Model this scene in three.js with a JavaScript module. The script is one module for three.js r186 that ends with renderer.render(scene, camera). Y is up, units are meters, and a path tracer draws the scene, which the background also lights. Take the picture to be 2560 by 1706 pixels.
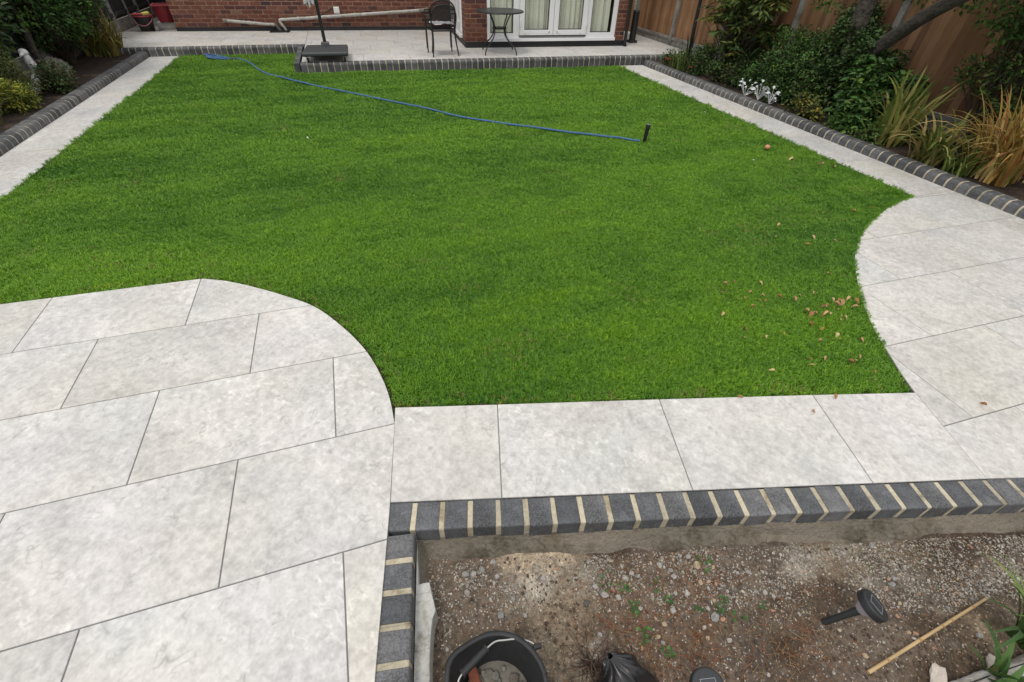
import * as THREE from 'three';
import { mergeGeometries } from 'three/addons/utils/BufferGeometryUtils.js';
import { RoundedBoxGeometry } from 'three/addons/geometries/RoundedBoxGeometry.js';

// ---------------------------------------------------------------- camera, sky, sun, exposure
const D2R = Math.PI / 180;
const FPX = 1115, PITCH = 41.7 * D2R, ROLL = 1.8 * D2R, YAW = -18.2 * D2R, EYE = 1.9;
const scene = new THREE.Scene();
const camera = new THREE.PerspectiveCamera(2 * Math.atan(853 / FPX) / D2R, 2560 / 1706, 0.05, 400);
camera.position.set(0, EYE, 0);
camera.rotation.set(-PITCH, YAW, ROLL, 'YXZ');

const renderer = new THREE.WebGLRenderer({ antialias: true });
renderer.toneMapping = THREE.LinearToneMapping;
renderer.toneMappingExposure = 1.12;
renderer.shadowMap.enabled = true;

{ // overcast sky: brighter towards the zenith, soft cloud mottling
  const w = 256, h = 128, d = new Float32Array(w * h * 4);
  for (let j = 0; j < h; j++) for (let i = 0; i < w; i++) {
    const el = (j + 0.5) / h * Math.PI - Math.PI / 2;      // row 0 is the nadir
    const s = Math.max(0, Math.sin(el));
    const az = i / w * Math.PI * 2;
    const cl = 1 + 0.05 * Math.sin(az * 3 + 4 * s) * Math.cos(el) + 0.04 * Math.sin(az * 7 - 9 * s) * Math.cos(el);
    const L = 1.22 * (1 + 1.6 * s) / 2.6 * cl;
    const k = (j * w + i) * 4;
    d[k] = L * 1.0; d[k + 1] = L; d[k + 2] = L * 1.005; d[k + 3] = 1;
  }
  const t = new THREE.DataTexture(d, w, h, THREE.RGBAFormat, THREE.FloatType);
  t.mapping = THREE.EquirectangularReflectionMapping; t.magFilter = THREE.LinearFilter; t.minFilter = THREE.LinearFilter;
  t.wrapS = THREE.RepeatWrapping; t.needsUpdate = true;
  scene.background = t; scene.environment = t;
}
const sun = new THREE.DirectionalLight(0xfff6e8, 1.1);
sun.position.set(-4, 14, -1); sun.target.position.set(1.5, 0, -6);
sun.castShadow = true; sun.shadow.radius = 30; sun.shadow.mapSize.set(2048, 2048);
Object.assign(sun.shadow.camera, { left: -14, right: 14, top: 14, bottom: -14, near: 1, far: 50 });
scene.add(sun, sun.target);

// ---------------------------------------------------------------- helpers
function RNG(seed) { let a = seed >>> 0; const f = () => { a |= 0; a = a + 0x6D2B79F5 | 0; let t = Math.imul(a ^ a >>> 15, 1 | a); t = t + Math.imul(t ^ t >>> 7, 61 | t) ^ t; return ((t ^ t >>> 14) >>> 0) / 4294967296; }; f.r = (x, y) => x + (y - x) * f(); f.pick = a2 => a2[Math.floor(f() * a2.length)]; return f; }
const V = (x, y, z) => new THREE.Vector3(x, y, z);
const lerp = (a, b, t) => a + (b - a) * t;
const clamp = (x, a = 0, b = 1) => Math.min(b, Math.max(a, x));
const sm = (a, b, x) => { const t = clamp((x - a) / (b - a)); return t * t * (3 - 2 * t); };
// a pixel of the 2560 x 1706 photograph gives a direction ...
function ray(px, py) {
  return V((px - 1280) / FPX, (853 - py) / FPX, -1).applyEuler(new THREE.Euler(-PITCH, YAW, ROLL, 'YXZ'));
}
// ... the distance comes from the level, wall or fence that the thing touches
function gp(px, py, y = 0) { const v = ray(px, py), t = (y - EYE) / v.y; return V(v.x * t, y, v.z * t); }
function gx(px, py, x) { const v = ray(px, py), t = x / v.x; return V(x, EYE + v.y * t, v.z * t); }
function gz(px, py, z) { const v = ray(px, py), t = z / v.z; return V(v.x * t, EYE + v.y * t, z); }
const crop = (x0, y0, s) => (x, y) => [x0 + x / s, y0 + y / s];
const cA = crop(0, 680, 2.353), cB = crop(0, 1180, 2.353), cR = crop(1800, 440, 2.376), c6 = crop(900, 1180, 1 / 0.3354), c7 = crop(1400, 1220, 1 / 0.31), c8 = crop(1960, 1220, 1 / 0.31), cK = crop(0, 0, 3.647);

const used = {};
function numbered(n) { used[n] = (used[n] ?? -1) + 1; return used[n] ? `${n}_${String(used[n]).padStart(3, '0')}` : n; }
function tag(o, label, category, group) { o.userData.label = label; o.userData.category = category; if (group) o.userData.group = group; return o; }
function shadows(o) { o.castShadow = o.receiveShadow = true; return o; }
function mesh(name, geo, mat, parent) { const m = shadows(new THREE.Mesh(geo, mat)); m.name = name; if (parent) parent.add(m); return m; }
function thing(name, label, category, pos = [0, 0, 0], ry = 0, group) {
  const g = new THREE.Group(); g.name = numbered(name); g.position.set(...pos); g.rotation.y = ry; scene.add(g); return tag(g, label, category, group);
}
function single(name, label, category, geo, mat, group) { const m = mesh(numbered(name), geo, mat); scene.add(m); return tag(m, label, category, group); }
function struct(name, geo, mat) {
  const o = geo ? mesh(name, geo, mat) : new THREE.Group(); o.name = name; o.userData.kind = 'structure'; scene.add(o); return o;
}
function stuff(o) { o.userData.kind = 'stuff'; return o; }
function merge(list) { return mergeGeometries(list.map(g => { const q = g.index ? g.toNonIndexed() : g; for (const k of Object.keys(q.attributes)) if (!['position', 'normal', 'uv'].includes(k)) q.deleteAttribute(k); return q; })); }
// texture coordinates in metres, taken from the face's own plane
function uvm(geo, ox = 0, oy = 0, sc = 1, turn = false) {
  const g = geo.index ? geo.toNonIndexed() : geo; const p = g.attributes.position, n = p.count, uv = new Float32Array(n * 2);
  const a = V(), b = V(), c = V(), e = V(), f = V();
  for (let i = 0; i < n; i += 3) {
    a.fromBufferAttribute(p, i); b.fromBufferAttribute(p, i + 1); c.fromBufferAttribute(p, i + 2);
    e.subVectors(b, a); f.subVectors(c, a); e.cross(f);
    const x = Math.abs(e.x), y = Math.abs(e.y), z = Math.abs(e.z);
    [a, b, c].forEach((q, k) => {
      let u, v; if (y >= x && y >= z) { u = q.x; v = q.z; } else if (x >= z) { u = q.z; v = q.y; } else { u = q.x; v = q.y; }
      if (turn) [u, v] = [v, u];
      uv[(i + k) * 2] = u * sc + ox; uv[(i + k) * 2 + 1] = v * sc + oy;
    });
  }
  g.setAttribute('uv', new THREE.BufferAttribute(uv, 2)); return g;
}
function box(w, h, d, x = 0, y = 0, z = 0) { return new THREE.BoxGeometry(w, h, d).translate(x, y, z); }
function rbox(w, h, d, r, x = 0, y = 0, z = 0, s = 2) { return new RoundedBoxGeometry(w, h, d, s, r).translate(x, y, z); }
function tube(pts, r, seg = 24, rs = 8, closed = false) { return new THREE.TubeGeometry(new THREE.CatmullRomCurve3(pts, closed, 'catmullrom', 0.5), seg, r, rs, closed); }
function bar(a, b, r, rs = 8, r2 = r) { // straight bar between two points
  const d = V().subVectors(b, a), L = d.length(); const g = new THREE.CylinderGeometry(r2, r, L, rs); g.translate(0, L / 2, 0);
  g.applyQuaternion(new THREE.Quaternion().setFromUnitVectors(V(0, 1, 0), d.normalize())); g.translate(a.x, a.y, a.z); return g;
}
// convex polygon ([x, z] points) raised into a slab
function prism(poly, y0, y1) {
  const P = [], n = poly.length; let ar = 0;
  for (let i = 0; i < n; i++) { const [x, z] = poly[i], [u, w] = poly[(i + 1) % n]; ar += x * w - u * z; }
  const q = ar > 0 ? poly.slice().reverse() : poly;
  const c = 0.0016; const cx = q.reduce((s, p) => s + p[0], 0) / n, cz = q.reduce((s, p) => s + p[1], 0) / n;
  const inn = q.map(([x, z]) => { const l = Math.hypot(x - cx, z - cz) || 1; return [x - (x - cx) / l * c, z - (z - cz) / l * c]; });
  for (let i = 1; i < n - 1; i++) for (const k of [0, i, i + 1]) P.push(inn[k][0], y1, inn[k][1]);
  const side = (A, ya, B, yb) => { for (let i = 0; i < n; i++) { const j = (i + 1) % n; P.push(A[i][0], ya, A[i][1], B[j][0], yb, B[j][1], B[i][0], yb, B[i][1], A[i][0], ya, A[i][1], A[j][0], ya, A[j][1], B[j][0], yb, B[j][1]); } };
  side(q, y0, q, y1 - c); side(q, y1 - c, inn, y1);
  const g = new THREE.BufferGeometry(); g.setAttribute('position', new THREE.Float32BufferAttribute(P, 3)); g.computeVertexNormals(); return g;
}
function clipConvex(sub, clip) { // Sutherland-Hodgman, both lists of [x, z]
  let ar = 0; for (let i = 0; i < clip.length; i++) { const [x, z] = clip[i], [u, w] = clip[(i + 1) % clip.length]; ar += x * w - u * z; }
  const s = ar > 0 ? 1 : -1; let out = sub;
  for (let i = 0; i < clip.length && out.length; i++) {
    const A = clip[i], B = clip[(i + 1) % clip.length]; const inside = p => s * ((B[0] - A[0]) * (p[1] - A[1]) - (B[1] - A[1]) * (p[0] - A[0]));
    const src = out; out = [];
    for (let k = 0; k < src.length; k++) {
      const p = src[k], q = src[(k + 1) % src.length], dp = inside(p), dq = inside(q);
      if (dp >= 0) out.push(p);
      if ((dp >= 0) !== (dq >= 0)) { const t = dp / (dp - dq); out.push([p[0] + (q[0] - p[0]) * t, p[1] + (q[1] - p[1]) * t]); }
    }
  }
  return out;
}
function hull(pts) { const p = pts.slice().sort((a, b) => a[0] - b[0] || a[1] - b[1]), cr = (o, a, b) => (a[0] - o[0]) * (b[1] - o[1]) - (a[1] - o[1]) * (b[0] - o[0]);
  const half = q => { const h = []; for (const k of q) { while (h.length > 1 && cr(h[h.length - 2], h[h.length - 1], k) <= 0) h.pop(); h.push(k); } h.pop(); return h; }; return [...half(p), ...half(p.slice().reverse())]; }
function area(p) { let a = 0; for (let i = 0; i < p.length; i++) { const [x, z] = p[i], [u, w] = p[(i + 1) % p.length]; a += x * w - u * z; } return Math.abs(a / 2); }
function inPoly(p, x, z) { let c = false; for (let i = 0, j = p.length - 1; i < p.length; j = i++) { const [a, b] = p[i], [u, w] = p[j]; if ((b > z) !== (w > z) && x < (u - a) * (z - b) / (w - b) + a) c = !c; } return c; }
function sheet(x0, x1, z0, z1, nx, nz, yf) { // height field
  const P = [], I = [];
  for (let j = 0; j <= nz; j++) for (let i = 0; i <= nx; i++) { const x = lerp(x0, x1, i / nx), z = lerp(z0, z1, j / nz); P.push(x, yf(x, z), z); }
  for (let j = 0; j < nz; j++) for (let i = 0; i < nx; i++) { const a = j * (nx + 1) + i, b = a + 1, c = a + nx + 1, d = c + 1; I.push(a, c, b, b, c, d); }
  const g = new THREE.BufferGeometry(); g.setAttribute('position', new THREE.Float32BufferAttribute(P, 3)); g.setIndex(I); g.computeVertexNormals();
  const uv = new Float32Array(P.length / 3 * 2); for (let i = 0; i < P.length / 3; i++) { uv[i * 2] = P[i * 3]; uv[i * 2 + 1] = P[i * 3 + 2]; }
  g.setAttribute('uv', new THREE.BufferAttribute(uv, 2)); return g;
}

// ---------------------------------------------------------------- noise and textures
function hash(i, j, s) { let h = Math.imul(i, 374761393) + Math.imul(j, 668265263) + Math.imul(s, 1442695041) | 0; h = Math.imul(h ^ h >>> 13, 1274126177); return ((h ^ h >>> 16) >>> 0) / 4294967296; }
function vn(x, y, per, s) { // periodic value noise, -1..1
  const i = Math.floor(x), j = Math.floor(y), fx = x - i, fy = y - j, u = fx * fx * (3 - 2 * fx), v = fy * fy * (3 - 2 * fy);
  const m = per > 0 ? k => ((k % per) + per) % per : k => k; const i0 = m(i), i1 = m(i + 1), j0 = m(j), j1 = m(j + 1);
  return 2 * lerp(lerp(hash(i0, j0, s), hash(i1, j0, s), u), lerp(hash(i0, j1, s), hash(i1, j1, s), u), v) - 1;
}
const lattices = new Map();
function lattice(f, s) { const k = f * 4096 + s; let t = lattices.get(k); if (!t) { t = new Float32Array(f * f); for (let j = 0; j < f; j++) for (let i = 0; i < f; i++) t[j * f + i] = 2 * hash(i, j, s) - 1; lattices.set(k, t); } return t; }
function fbm(u, v, f, oct, s, g = 0.5) { // tiles over 0..1
  let a = 1, t = 0, n = 0; u -= Math.floor(u); v -= Math.floor(v);
  for (let o = 0; o < oct; o++) {
    const T = lattice(f, s + o), x = u * f, y = v * f; let i = x | 0, j = y | 0; const fx = x - i, fy = y - j; if (i >= f) i = 0; if (j >= f) j = 0; const i1 = i + 1 === f ? 0 : i + 1, j1 = j + 1 === f ? 0 : j + 1;
    const p = fx * fx * (3 - 2 * fx), q = fy * fy * (3 - 2 * fy), A = T[j * f + i], B = T[j * f + i1], C = T[j1 * f + i], D = T[j1 * f + i1];
    const m = A + (B - A) * p, k = C + (D - C) * p; t += a * (m + (k - m) * q); n += a; a *= g; f *= 2;
  }
  return t / n;
}
function free(x, y, s, oct = 3) { let a = 1, t = 0, n = 0, f = 1; for (let o = 0; o < oct; o++) { t += a * vn(x * f, y * f, 0, s + o); n += a; a *= 0.5; f *= 2; } return t / n; }
function paint(w, h, fn, srgb = true) { // fn(u, v, out) gives linear rgb
  const d = new Uint8Array(w * h * 4), o = [0, 0, 0];
  const enc = srgb ? x => { x = clamp(x); return 255 * (x <= 0.0031308 ? 12.92 * x : 1.055 * Math.pow(x, 1 / 2.4) - 0.055); } : x => clamp(x) * 255;
  for (let j = 0; j < h; j++) for (let i = 0; i < w; i++) { fn(i / w, j / h, o); const k = (j * w + i) * 4; d[k] = enc(o[0]); d[k + 1] = enc(o[1]); d[k + 2] = enc(o[2]); d[k + 3] = 255; }
  const t = new THREE.DataTexture(d, w, h); t.wrapS = t.wrapT = THREE.RepeatWrapping; t.magFilter = THREE.LinearFilter; t.minFilter = THREE.LinearMipmapLinearFilter; t.generateMipmaps = true;
  if (srgb) t.colorSpace = THREE.SRGBColorSpace; t.needsUpdate = true; return t;
}
const set3 = (o, r, g, b) => { o[0] = r; o[1] = g; o[2] = b; };
const lin = (r, g, b) => new THREE.Color().setRGB(r, g, b);
function std(o) { return new THREE.MeshStandardMaterial({ roughness: 0.8, side: THREE.DoubleSide, ...o }); }

// porcelain paving: one sheet covers 3.6 m
const SLABT = 3.6;
function slabField(u, v) {
  const w1 = fbm(u, v, 4, 3, 11), c = fbm(u + w1 * 0.03, v, 8, 4, 21, 0.6);
  const n1 = fbm(u + v, u * 3 - v * 3 + w1 * 0.05, 6, 5, 31, 0.65);          // streaks on the diagonal
  const ww = 0.006 * fbm(u, v, 40, 2, 45), m1 = sm(-0.2, 0.3, n1 + 0.6 * c), m2 = sm(-0.1, 0.35, fbm(u + v, u * 2 - v * 2, 5, 4, 51) - 0.3 * c);
  const d1 = clamp(1 - Math.abs(fbm(u + ww, v - ww, 48, 3, 61, 0.62)) * 7), pit = d1 * d1 * m1 * sm(-0.2, 0.3, fbm(u, v, 75, 2, 57));              // fine dark squiggles in clusters
  const w2 = clamp(1 - Math.abs(fbm(u + v + ww, u * 2 - v * 2, 20, 4, 66, 0.6)) * 7), veins = w2 * w2 * m2 * sm(-0.35, 0.25, fbm(u, v, 110, 2, 58));   // pale crystalline streaks
  const fine = fbm(u, v, 128, 3, 71, 0.85);
  return { c, n1, veins, pit, fine };
}
const SLABN = 1440, slabBumpData = new Float32Array(SLABN * SLABN); let slabI = 0;
const slabMap = paint(SLABN, SLABN, (u, v, o) => {
  const f = slabField(u, v); const warm = fbm(u, v, 6, 3, 81), pink = fbm(u, v, 9, 3, 91);
  const L = 0.54 + f.c * 0.09 + f.n1 * 0.09 + f.veins * 0.15 - f.pit * 0.15 + f.fine * 0.15;
  slabBumpData[slabI++] = 0.5 + f.c * 0.15 + f.veins * 0.2 - f.pit * 0.35 + f.fine * 0.2;
  set3(o, L * (1.0 + warm * 0.022 + pink * 0.02), L * (0.98 + warm * 0.01), L * (0.945 - warm * 0.045));
});
const slabBump = paint(SLABN, SLABN, (u, v, o) => { const h = slabBumpData[Math.round(v * SLABN) * SLABN + Math.round(u * SLABN)]; set3(o, h, h, h); }, false);
const grainMap = paint(512, 512, (u, v, o) => { // dark brick face: fine sand speckle, pale lime bloom
  const f = fbm(u, v, 96, 2, 7, 0.8), c = fbm(u, v, 6, 4, 17), sp = hash(Math.floor(u * 250), Math.floor(v * 250), 5), b = sm(0.25, 0.7, fbm(u, v, 5, 4, 27));
  const L = 0.76 + f * 0.45 + c * 0.4 + b * 0.6 + (sp > 0.985 ? 1.8 : 0); set3(o, L * 0.62, L * 0.62, L * 0.625);
});
const grainBump = paint(512, 512, (u, v, o) => { const h = 0.5 + fbm(u, v, 70, 3, 7, 0.7) * 0.5; set3(o, h, h, h); }, false);
const clayMap = paint(512, 512, (u, v, o) => { // red brick face
  const f = fbm(u, v, 60, 3, 3, 0.7), c = fbm(u, v, 8, 3, 13), k = sm(0.3, 0.6, fbm(u, v, 30, 2, 23));
  const L = 0.8 + f * 0.2 + c * 0.2 - k * 0.25; set3(o, L, L * 0.98, L * 0.97);
});
const woodMap = paint(512, 1024, (u, v, o) => { // grain runs along v
  const g = fbm(u, v, 4, 2, 5); const st = fbm(u * 6, v, 4, 4, 15), f = fbm(u * 24, v * 2, 4, 3, 25, 0.7), kn = sm(0.62, 0.8, fbm(u * 4, v * 3, 4, 2, 35));
  const L = 0.86 + st * 0.22 + f * 0.16 + g * 0.1 - kn * 0.55; set3(o, L, L * (0.98 + g * 0.03), L * (0.95 + st * 0.05));
});
const concMap = paint(1024, 1024, (u, v, o) => {
  const c = fbm(u, v, 4, 5, 33), f = fbm(u, v, 80, 3, 43, 0.7), d = sm(0.0, 0.45, fbm(u, v, 7, 6, 53, 0.65)), cr = Math.pow(clamp(1 - Math.abs(fbm(u * 1, v * 3, 4, 4, 63)) * 9), 3);
  const L = 0.8 + c * 0.3 + f * 0.16 - d * 0.28 - cr * 0.22; set3(o, L, L * (0.985 - d * 0.04), L * (0.955 - d * 0.12));
});
const soilMap = paint(1024, 1024, (u, v, o) => { // 1.6 m of dug over earth with grit
  const c = fbm(u, v, 5, 4, 133), f = fbm(u, v, 110, 3, 143, 0.75), s = hash(Math.floor(u * 340), Math.floor(v * 340), 9), p = sm(0.0, 0.5, fbm(u, v, 4, 4, 153));
  let r = lerp(0.07, 0.2, p), g = lerp(0.05, 0.163, p), b = lerp(0.034, 0.12, p); const L = 1 + c * 0.4 + f * 0.75;
  r *= L; g *= L; b *= L; if (s > 0.975) { r += 0.22; g += 0.2; b += 0.17; } set3(o, r, g, b);
});
const soilBump = paint(1024, 1024, (u, v, o) => { const h = 0.5 + fbm(u, v, 60, 4, 143, 0.7) * 0.5; set3(o, h, h, h); }, false);
const barkMap = paint(512, 512, (u, v, o) => { const c = fbm(u * 4, v, 4, 4, 71), f = fbm(u * 16, v * 4, 4, 3, 77, 0.7); const L = 0.75 + c * 0.4 + f * 0.3; set3(o, L, L * 0.97, L * 0.93); });

const M = {};
M.slab = [0, 1, 2, 3].map(i => std({ map: slabMap, bumpMap: slabBump, bumpScale: 0.0012, roughness: 0.62, color: lin(...[[1, 1, 1], [0.97, 0.975, 0.975], [1.0, 0.99, 0.975], [0.955, 0.95, 0.94]][i]) }));
M.grout = std({ color: lin(0.2, 0.2, 0.205), roughness: 0.95 });
M.kerb = [[0.125, 0.13, 0.142], [0.105, 0.11, 0.12], [0.155, 0.158, 0.168], [0.085, 0.09, 0.1]].map(c => std({ map: grainMap, bumpMap: grainBump, bumpScale: 0.0015, roughness: 0.72, color: lin(c[0] * 1.5, c[1] * 1.5, c[2] * 1.48) }));
M.mortar = std({ map: concMap, color: lin(0.55, 0.5, 0.385), roughness: 0.95, bumpMap: grainBump, bumpScale: 0.002 });
M.clay = [[0.2, 0.075, 0.05], [0.165, 0.058, 0.042], [0.24, 0.1, 0.07], [0.115, 0.045, 0.042], [0.2, 0.085, 0.06], [0.06, 0.035, 0.04], [0.21, 0.125, 0.08]].map(c => std({ map: clayMap, color: lin(...c), roughness: 0.88, bumpMap: grainBump, bumpScale: 0.002 }));
M.wallMortar = std({ map: concMap, color: lin(0.42, 0.28, 0.19), roughness: 0.95 });
M.black = std({ color: lin(0.012, 0.012, 0.013), roughness: 0.5 });
M.plinth = std({ map: concMap, color: lin(0.018, 0.018, 0.022), roughness: 0.55, bumpMap: grainBump, bumpScale: 0.003 });
M.upvc = std({ color: lin(0.8, 0.81, 0.83), roughness: 0.28 });
M.gasket = std({ color: lin(0.02, 0.02, 0.02), roughness: 0.6 });
M.pipe = std({ map: concMap, color: lin(0.55, 0.55, 0.53), roughness: 0.45 });
M.glass = new THREE.MeshPhysicalMaterial({ transmission: 1, thickness: 0, roughness: 0.02, ior: 1.5, color: lin(0.93, 0.96, 0.95), side: THREE.DoubleSide });
M.curtain = std({ color: lin(0.74, 0.73, 0.63), roughness: 0.95 });
M.dim = std({ color: lin(0.09, 0.085, 0.08), roughness: 0.9 });
M.metal = std({ color: lin(0.02, 0.021, 0.023), roughness: 0.38, metalness: 0.2 });
M.conc = std({ map: concMap, color: lin(0.36, 0.36, 0.35), roughness: 0.92, bumpMap: grainBump, bumpScale: 0.002 });
M.haunch = std({ map: concMap, color: lin(0.24, 0.215, 0.175), roughness: 0.95, bumpMap: soilBump, bumpScale: 0.01 });
M.board = [[0.31, 0.17, 0.087], [0.24, 0.128, 0.066], [0.37, 0.215, 0.12], [0.18, 0.095, 0.052]].map(c => std({ map: woodMap, color: lin(...c), roughness: 0.85 }));
M.boardDark = [[0.03, 0.032, 0.037], [0.022, 0.024, 0.03]].map(c => std({ map: woodMap, color: lin(...c), roughness: 0.8 }));
M.soil = std({ map: soilMap, bumpMap: soilBump, bumpScale: 0.02, roughness: 0.97, vertexColors: true });
M.mulch = std({ map: soilMap, color: lin(0.42, 0.36, 0.34), bumpMap: soilBump, bumpScale: 0.03, roughness: 0.97 });
M.thatch = std({ map: soilMap, color: lin(0.5, 0.8, 0.3), roughness: 1, bumpMap: soilBump, bumpScale: 0.015 });
M.bark = std({ map: barkMap, color: lin(0.1, 0.087, 0.077), roughness: 0.95, bumpMap: barkMap, bumpScale: 0.05 });
M.stem = std({ map: barkMap, color: lin(0.09, 0.07, 0.05), roughness: 0.95 });
const leafMats = {};
function leafMat(rough = 0.55) { return leafMats[rough] ??= new THREE.MeshPhysicalMaterial({ color: 0xffffff, vertexColors: true, roughness: rough + 0.12, specularIntensity: 0.45, side: THREE.DoubleSide, transmission: 0.2, thickness: 0 }); }
const flatMats = {};
function leafFlat(c, rough = 0.55) { const k = c.join() + rough; return flatMats[k] ??= new THREE.MeshPhysicalMaterial({ color: lin(...c), roughness: rough + 0.12, specularIntensity: 0.45, side: THREE.DoubleSide, transmission: 0.2, thickness: 0 }); }

// ================================================================= LARGE STRUCTURE
struct('ground', sheet(-120, 120, -120, 120, 4, 4, () => -0.5), std({ map: soilMap, color: lin(0.6, 0.75, 0.4), roughness: 1 }));

// ---------------------------------------------------------------- key lines of the garden, read off the ground
const XL0 = -3.92, XL1 = -3.36, XR0 = 5.46, XR1 = 6.03;             // kerb / path / lawn lines on both sides
const TH = 0.15;                                                    // terrace level
const P2 = (...a) => { const p = gp(...a); return [p.x, p.z]; };
const smooth = (pts, n = 44) => new THREE.CatmullRomCurve3(pts.map(([x, z]) => V(x, 0, z)), false, 'centripetal').getSpacedPoints(n).map(v => [v.x, v.z]);
// left patio outline: straight edge, then the curve, then down beside the strip and the raised bed
const arcL = [[503, 697], [560, 702], [640, 719], [712, 740], [782, 765], [850, 812], [916, 879], [955, 945], [975, 1000], [986, 1059]].map(p => P2(...p));
arcL.splice(0, arcL.length, ...smooth(arcL));
const bedTL = P2(963.7, 1257), bedBL = P2(926.8, 1706);
const ext = (a, b, t) => [a[0] + (b[0] - a[0]) * t, a[1] + (b[1] - a[1]) * t];
const leftEdge0 = P2(0, 760);
const patioL0 = [ext(arcL[0], leftEdge0, 1.115), ...arcL, P2(975, 1257), bedBL.map((v, i) => ext(bedTL, bedBL, 2.6)[i]), [ext(arcL[0], leftEdge0, 1.115)[0], ext(bedTL, bedBL, 2.6)[1]]];
patioL0[0][0] = XL0; patioL0[patioL0.length - 1][0] = XL0;
const patioL = hull(patioL0);
// right patio outline
const arcR = [[2285, 492], [2235, 512], [2190, 545], [2158, 580], [2142, 620], [2138, 650], [2144, 700], [2160, 760], [2190, 830], [2222, 880], [2255, 935], [2290, 982]].map(p => P2(...p));
arcR.splice(0, arcR.length, ...smooth(arcR));
const stripTL = P2(987, 1019.5), stripTR = P2(2290, 982), brickTL = bedTL, brickTR = P2(2560, 1193.5);
const stripDir = (() => { const d = [brickTR[0] - brickTL[0], brickTR[1] - brickTL[1]], l = Math.hypot(...d); return [d[0] / l, d[1] / l]; })();
const alongBrick = t => [brickTL[0] + stripDir[0] * t, brickTL[1] + stripDir[1] * t];
const ontoBrick = p => { const t = (p[0] - brickTL[0]) * stripDir[0] + (p[1] - brickTL[1]) * stripDir[1], q = alongBrick(t); return [q[0] + stripDir[1] * 0.002, q[1] - stripDir[0] * 0.002]; };
const stripBR = ontoBrick(P2(2265 * 1.088, 1095 * 1.088 + 1));
const patioR = hull([...arcR, stripBR, alongBrick(6.6), [XR1, alongBrick(6.6)[1]], [XR1, -3.09]]);

// lawn outline
const lawnPoly = [[XL1, patioL0[0][1] - 0.02], [leftEdge0[0], leftEdge0[1]], ...arcL, stripTL, stripTR, ...arcR.slice().reverse(), [XR0, -3.09], [XR0, -9.86], [-1.03, -10.31], [-1.1, -12.33], [XL1, -12.36]];
struct('lawn_soil', (() => { const s = new THREE.Shape(lawnPoly.map(([x, z]) => new THREE.Vector2(x, -z))); return uvm(new THREE.ShapeGeometry(s).rotateX(-Math.PI / 2).translate(0, -0.03, 0), 0, 0, 0.6); })(), M.thatch);

// ---------------------------------------------------------------- paving
const rS = RNG(101);
function slabMesh(poly, yTop, parent, axis) {
  const g = prism(poly, yTop - 0.03, yTop); const m = mesh('slab', g, rS.pick(M.slab), parent);
  const ox = rS(), oy = rS(), fl = rS() < 0.5 ? -1 : 1, ca = Math.cos(axis), sa = Math.sin(axis);
  const p = g.attributes.position, uv = new Float32Array(p.count * 2);
  for (let i = 0; i < p.count; i++) { const x = p.getX(i), z = p.getZ(i); uv[2 * i] = (ca * x + sa * z) * fl / SLABT + ox; uv[2 * i + 1] = (-sa * x + ca * z + p.getY(i)) * fl / SLABT + oy; }
  g.setAttribute('uv', new THREE.BufferAttribute(uv, 2)); return m;
}
function bedding(poly, y, parent) { const m = mesh('grout_bed', uvm(prism(poly, y - 0.05, y)), M.grout, parent); return m; }
function paving(name, clip, o, ang, rowZ, offs, L, yTop, joint = 0.0058) {
  const g = struct(name); bedding(clip, yTop - 0.005, g);
  const e = [Math.cos(ang), Math.sin(ang)], n = [-Math.sin(ang), Math.cos(ang)];
  const bb = clip.map(([x, z]) => [(x - o[0]) * e[0] + (z - o[1]) * e[1], (x - o[0]) * n[0] + (z - o[1]) * n[1]]);
  const u0 = Math.min(...bb.map(b => b[0])), u1 = Math.max(...bb.map(b => b[0]));
  for (let r = 0; r + 1 < rowZ.length; r++) {
    let st = offs(r); st -= Math.ceil((st - u0) / L) * L;
    for (let u = st; u < u1; u += L) {
      const h = joint / 2, q = [[u + h, rowZ[r] + h], [u + L - h, rowZ[r] + h], [u + L - h, rowZ[r + 1] - h], [u + h, rowZ[r + 1] - h]].map(([a, b]) => [o[0] + e[0] * a + n[0] * b, o[1] + e[1] * a + n[1] * b]);
      const c = clipConvex(q, clip); if (c.length > 2 && area(c) > 0.002) slabMesh(c, yTop, g, ang);
    }
  }
  return g;
}
{ // left patio: rows and staggered joints as laid
  const R = [[cA(0, 485), cA(1840, 195)], [cA(0, 873), cA(2155, 468)], [cA(60, 1410), cA(2320, 893)], [cB(0, 1060), cB(2240, 405)]].map(r => r.map(p => P2(...p)));
  let ang = 0; for (const [a, b] of R) ang += Math.atan2(b[1] - a[1], b[0] - a[0]) / 4;
  const e = [Math.cos(ang), Math.sin(ang)], n = [-Math.sin(ang), Math.cos(ang)], o = R[1][0];
  const lv = R.map(([a, b]) => ((a[0] + b[0]) / 2 - o[0]) * n[0] + ((a[1] + b[1]) / 2 - o[1]) * n[1]); const W = (lv[3] - lv[0]) / 3;
  const J = [cA(1134, 178), cA(1496, 421), cA(1967, 738), [570, 1310], [864, 1540]].map(p => { const q = P2(...p); return (q[0] - o[0]) * e[0] + (q[1] - o[1]) * e[1]; });
  const rows = [lv[0] - 2 * W, lv[0] - W, ...lv, lv[3] + W, lv[3] + 2 * W, lv[3] + 3 * W, lv[3] + 4 * W];
  paving('patio_paving', patioL, o, ang, rows, r => r >= 1 && r <= 5 ? J[r - 1] : 0.31 * r, 0.92, 0);
}
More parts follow.
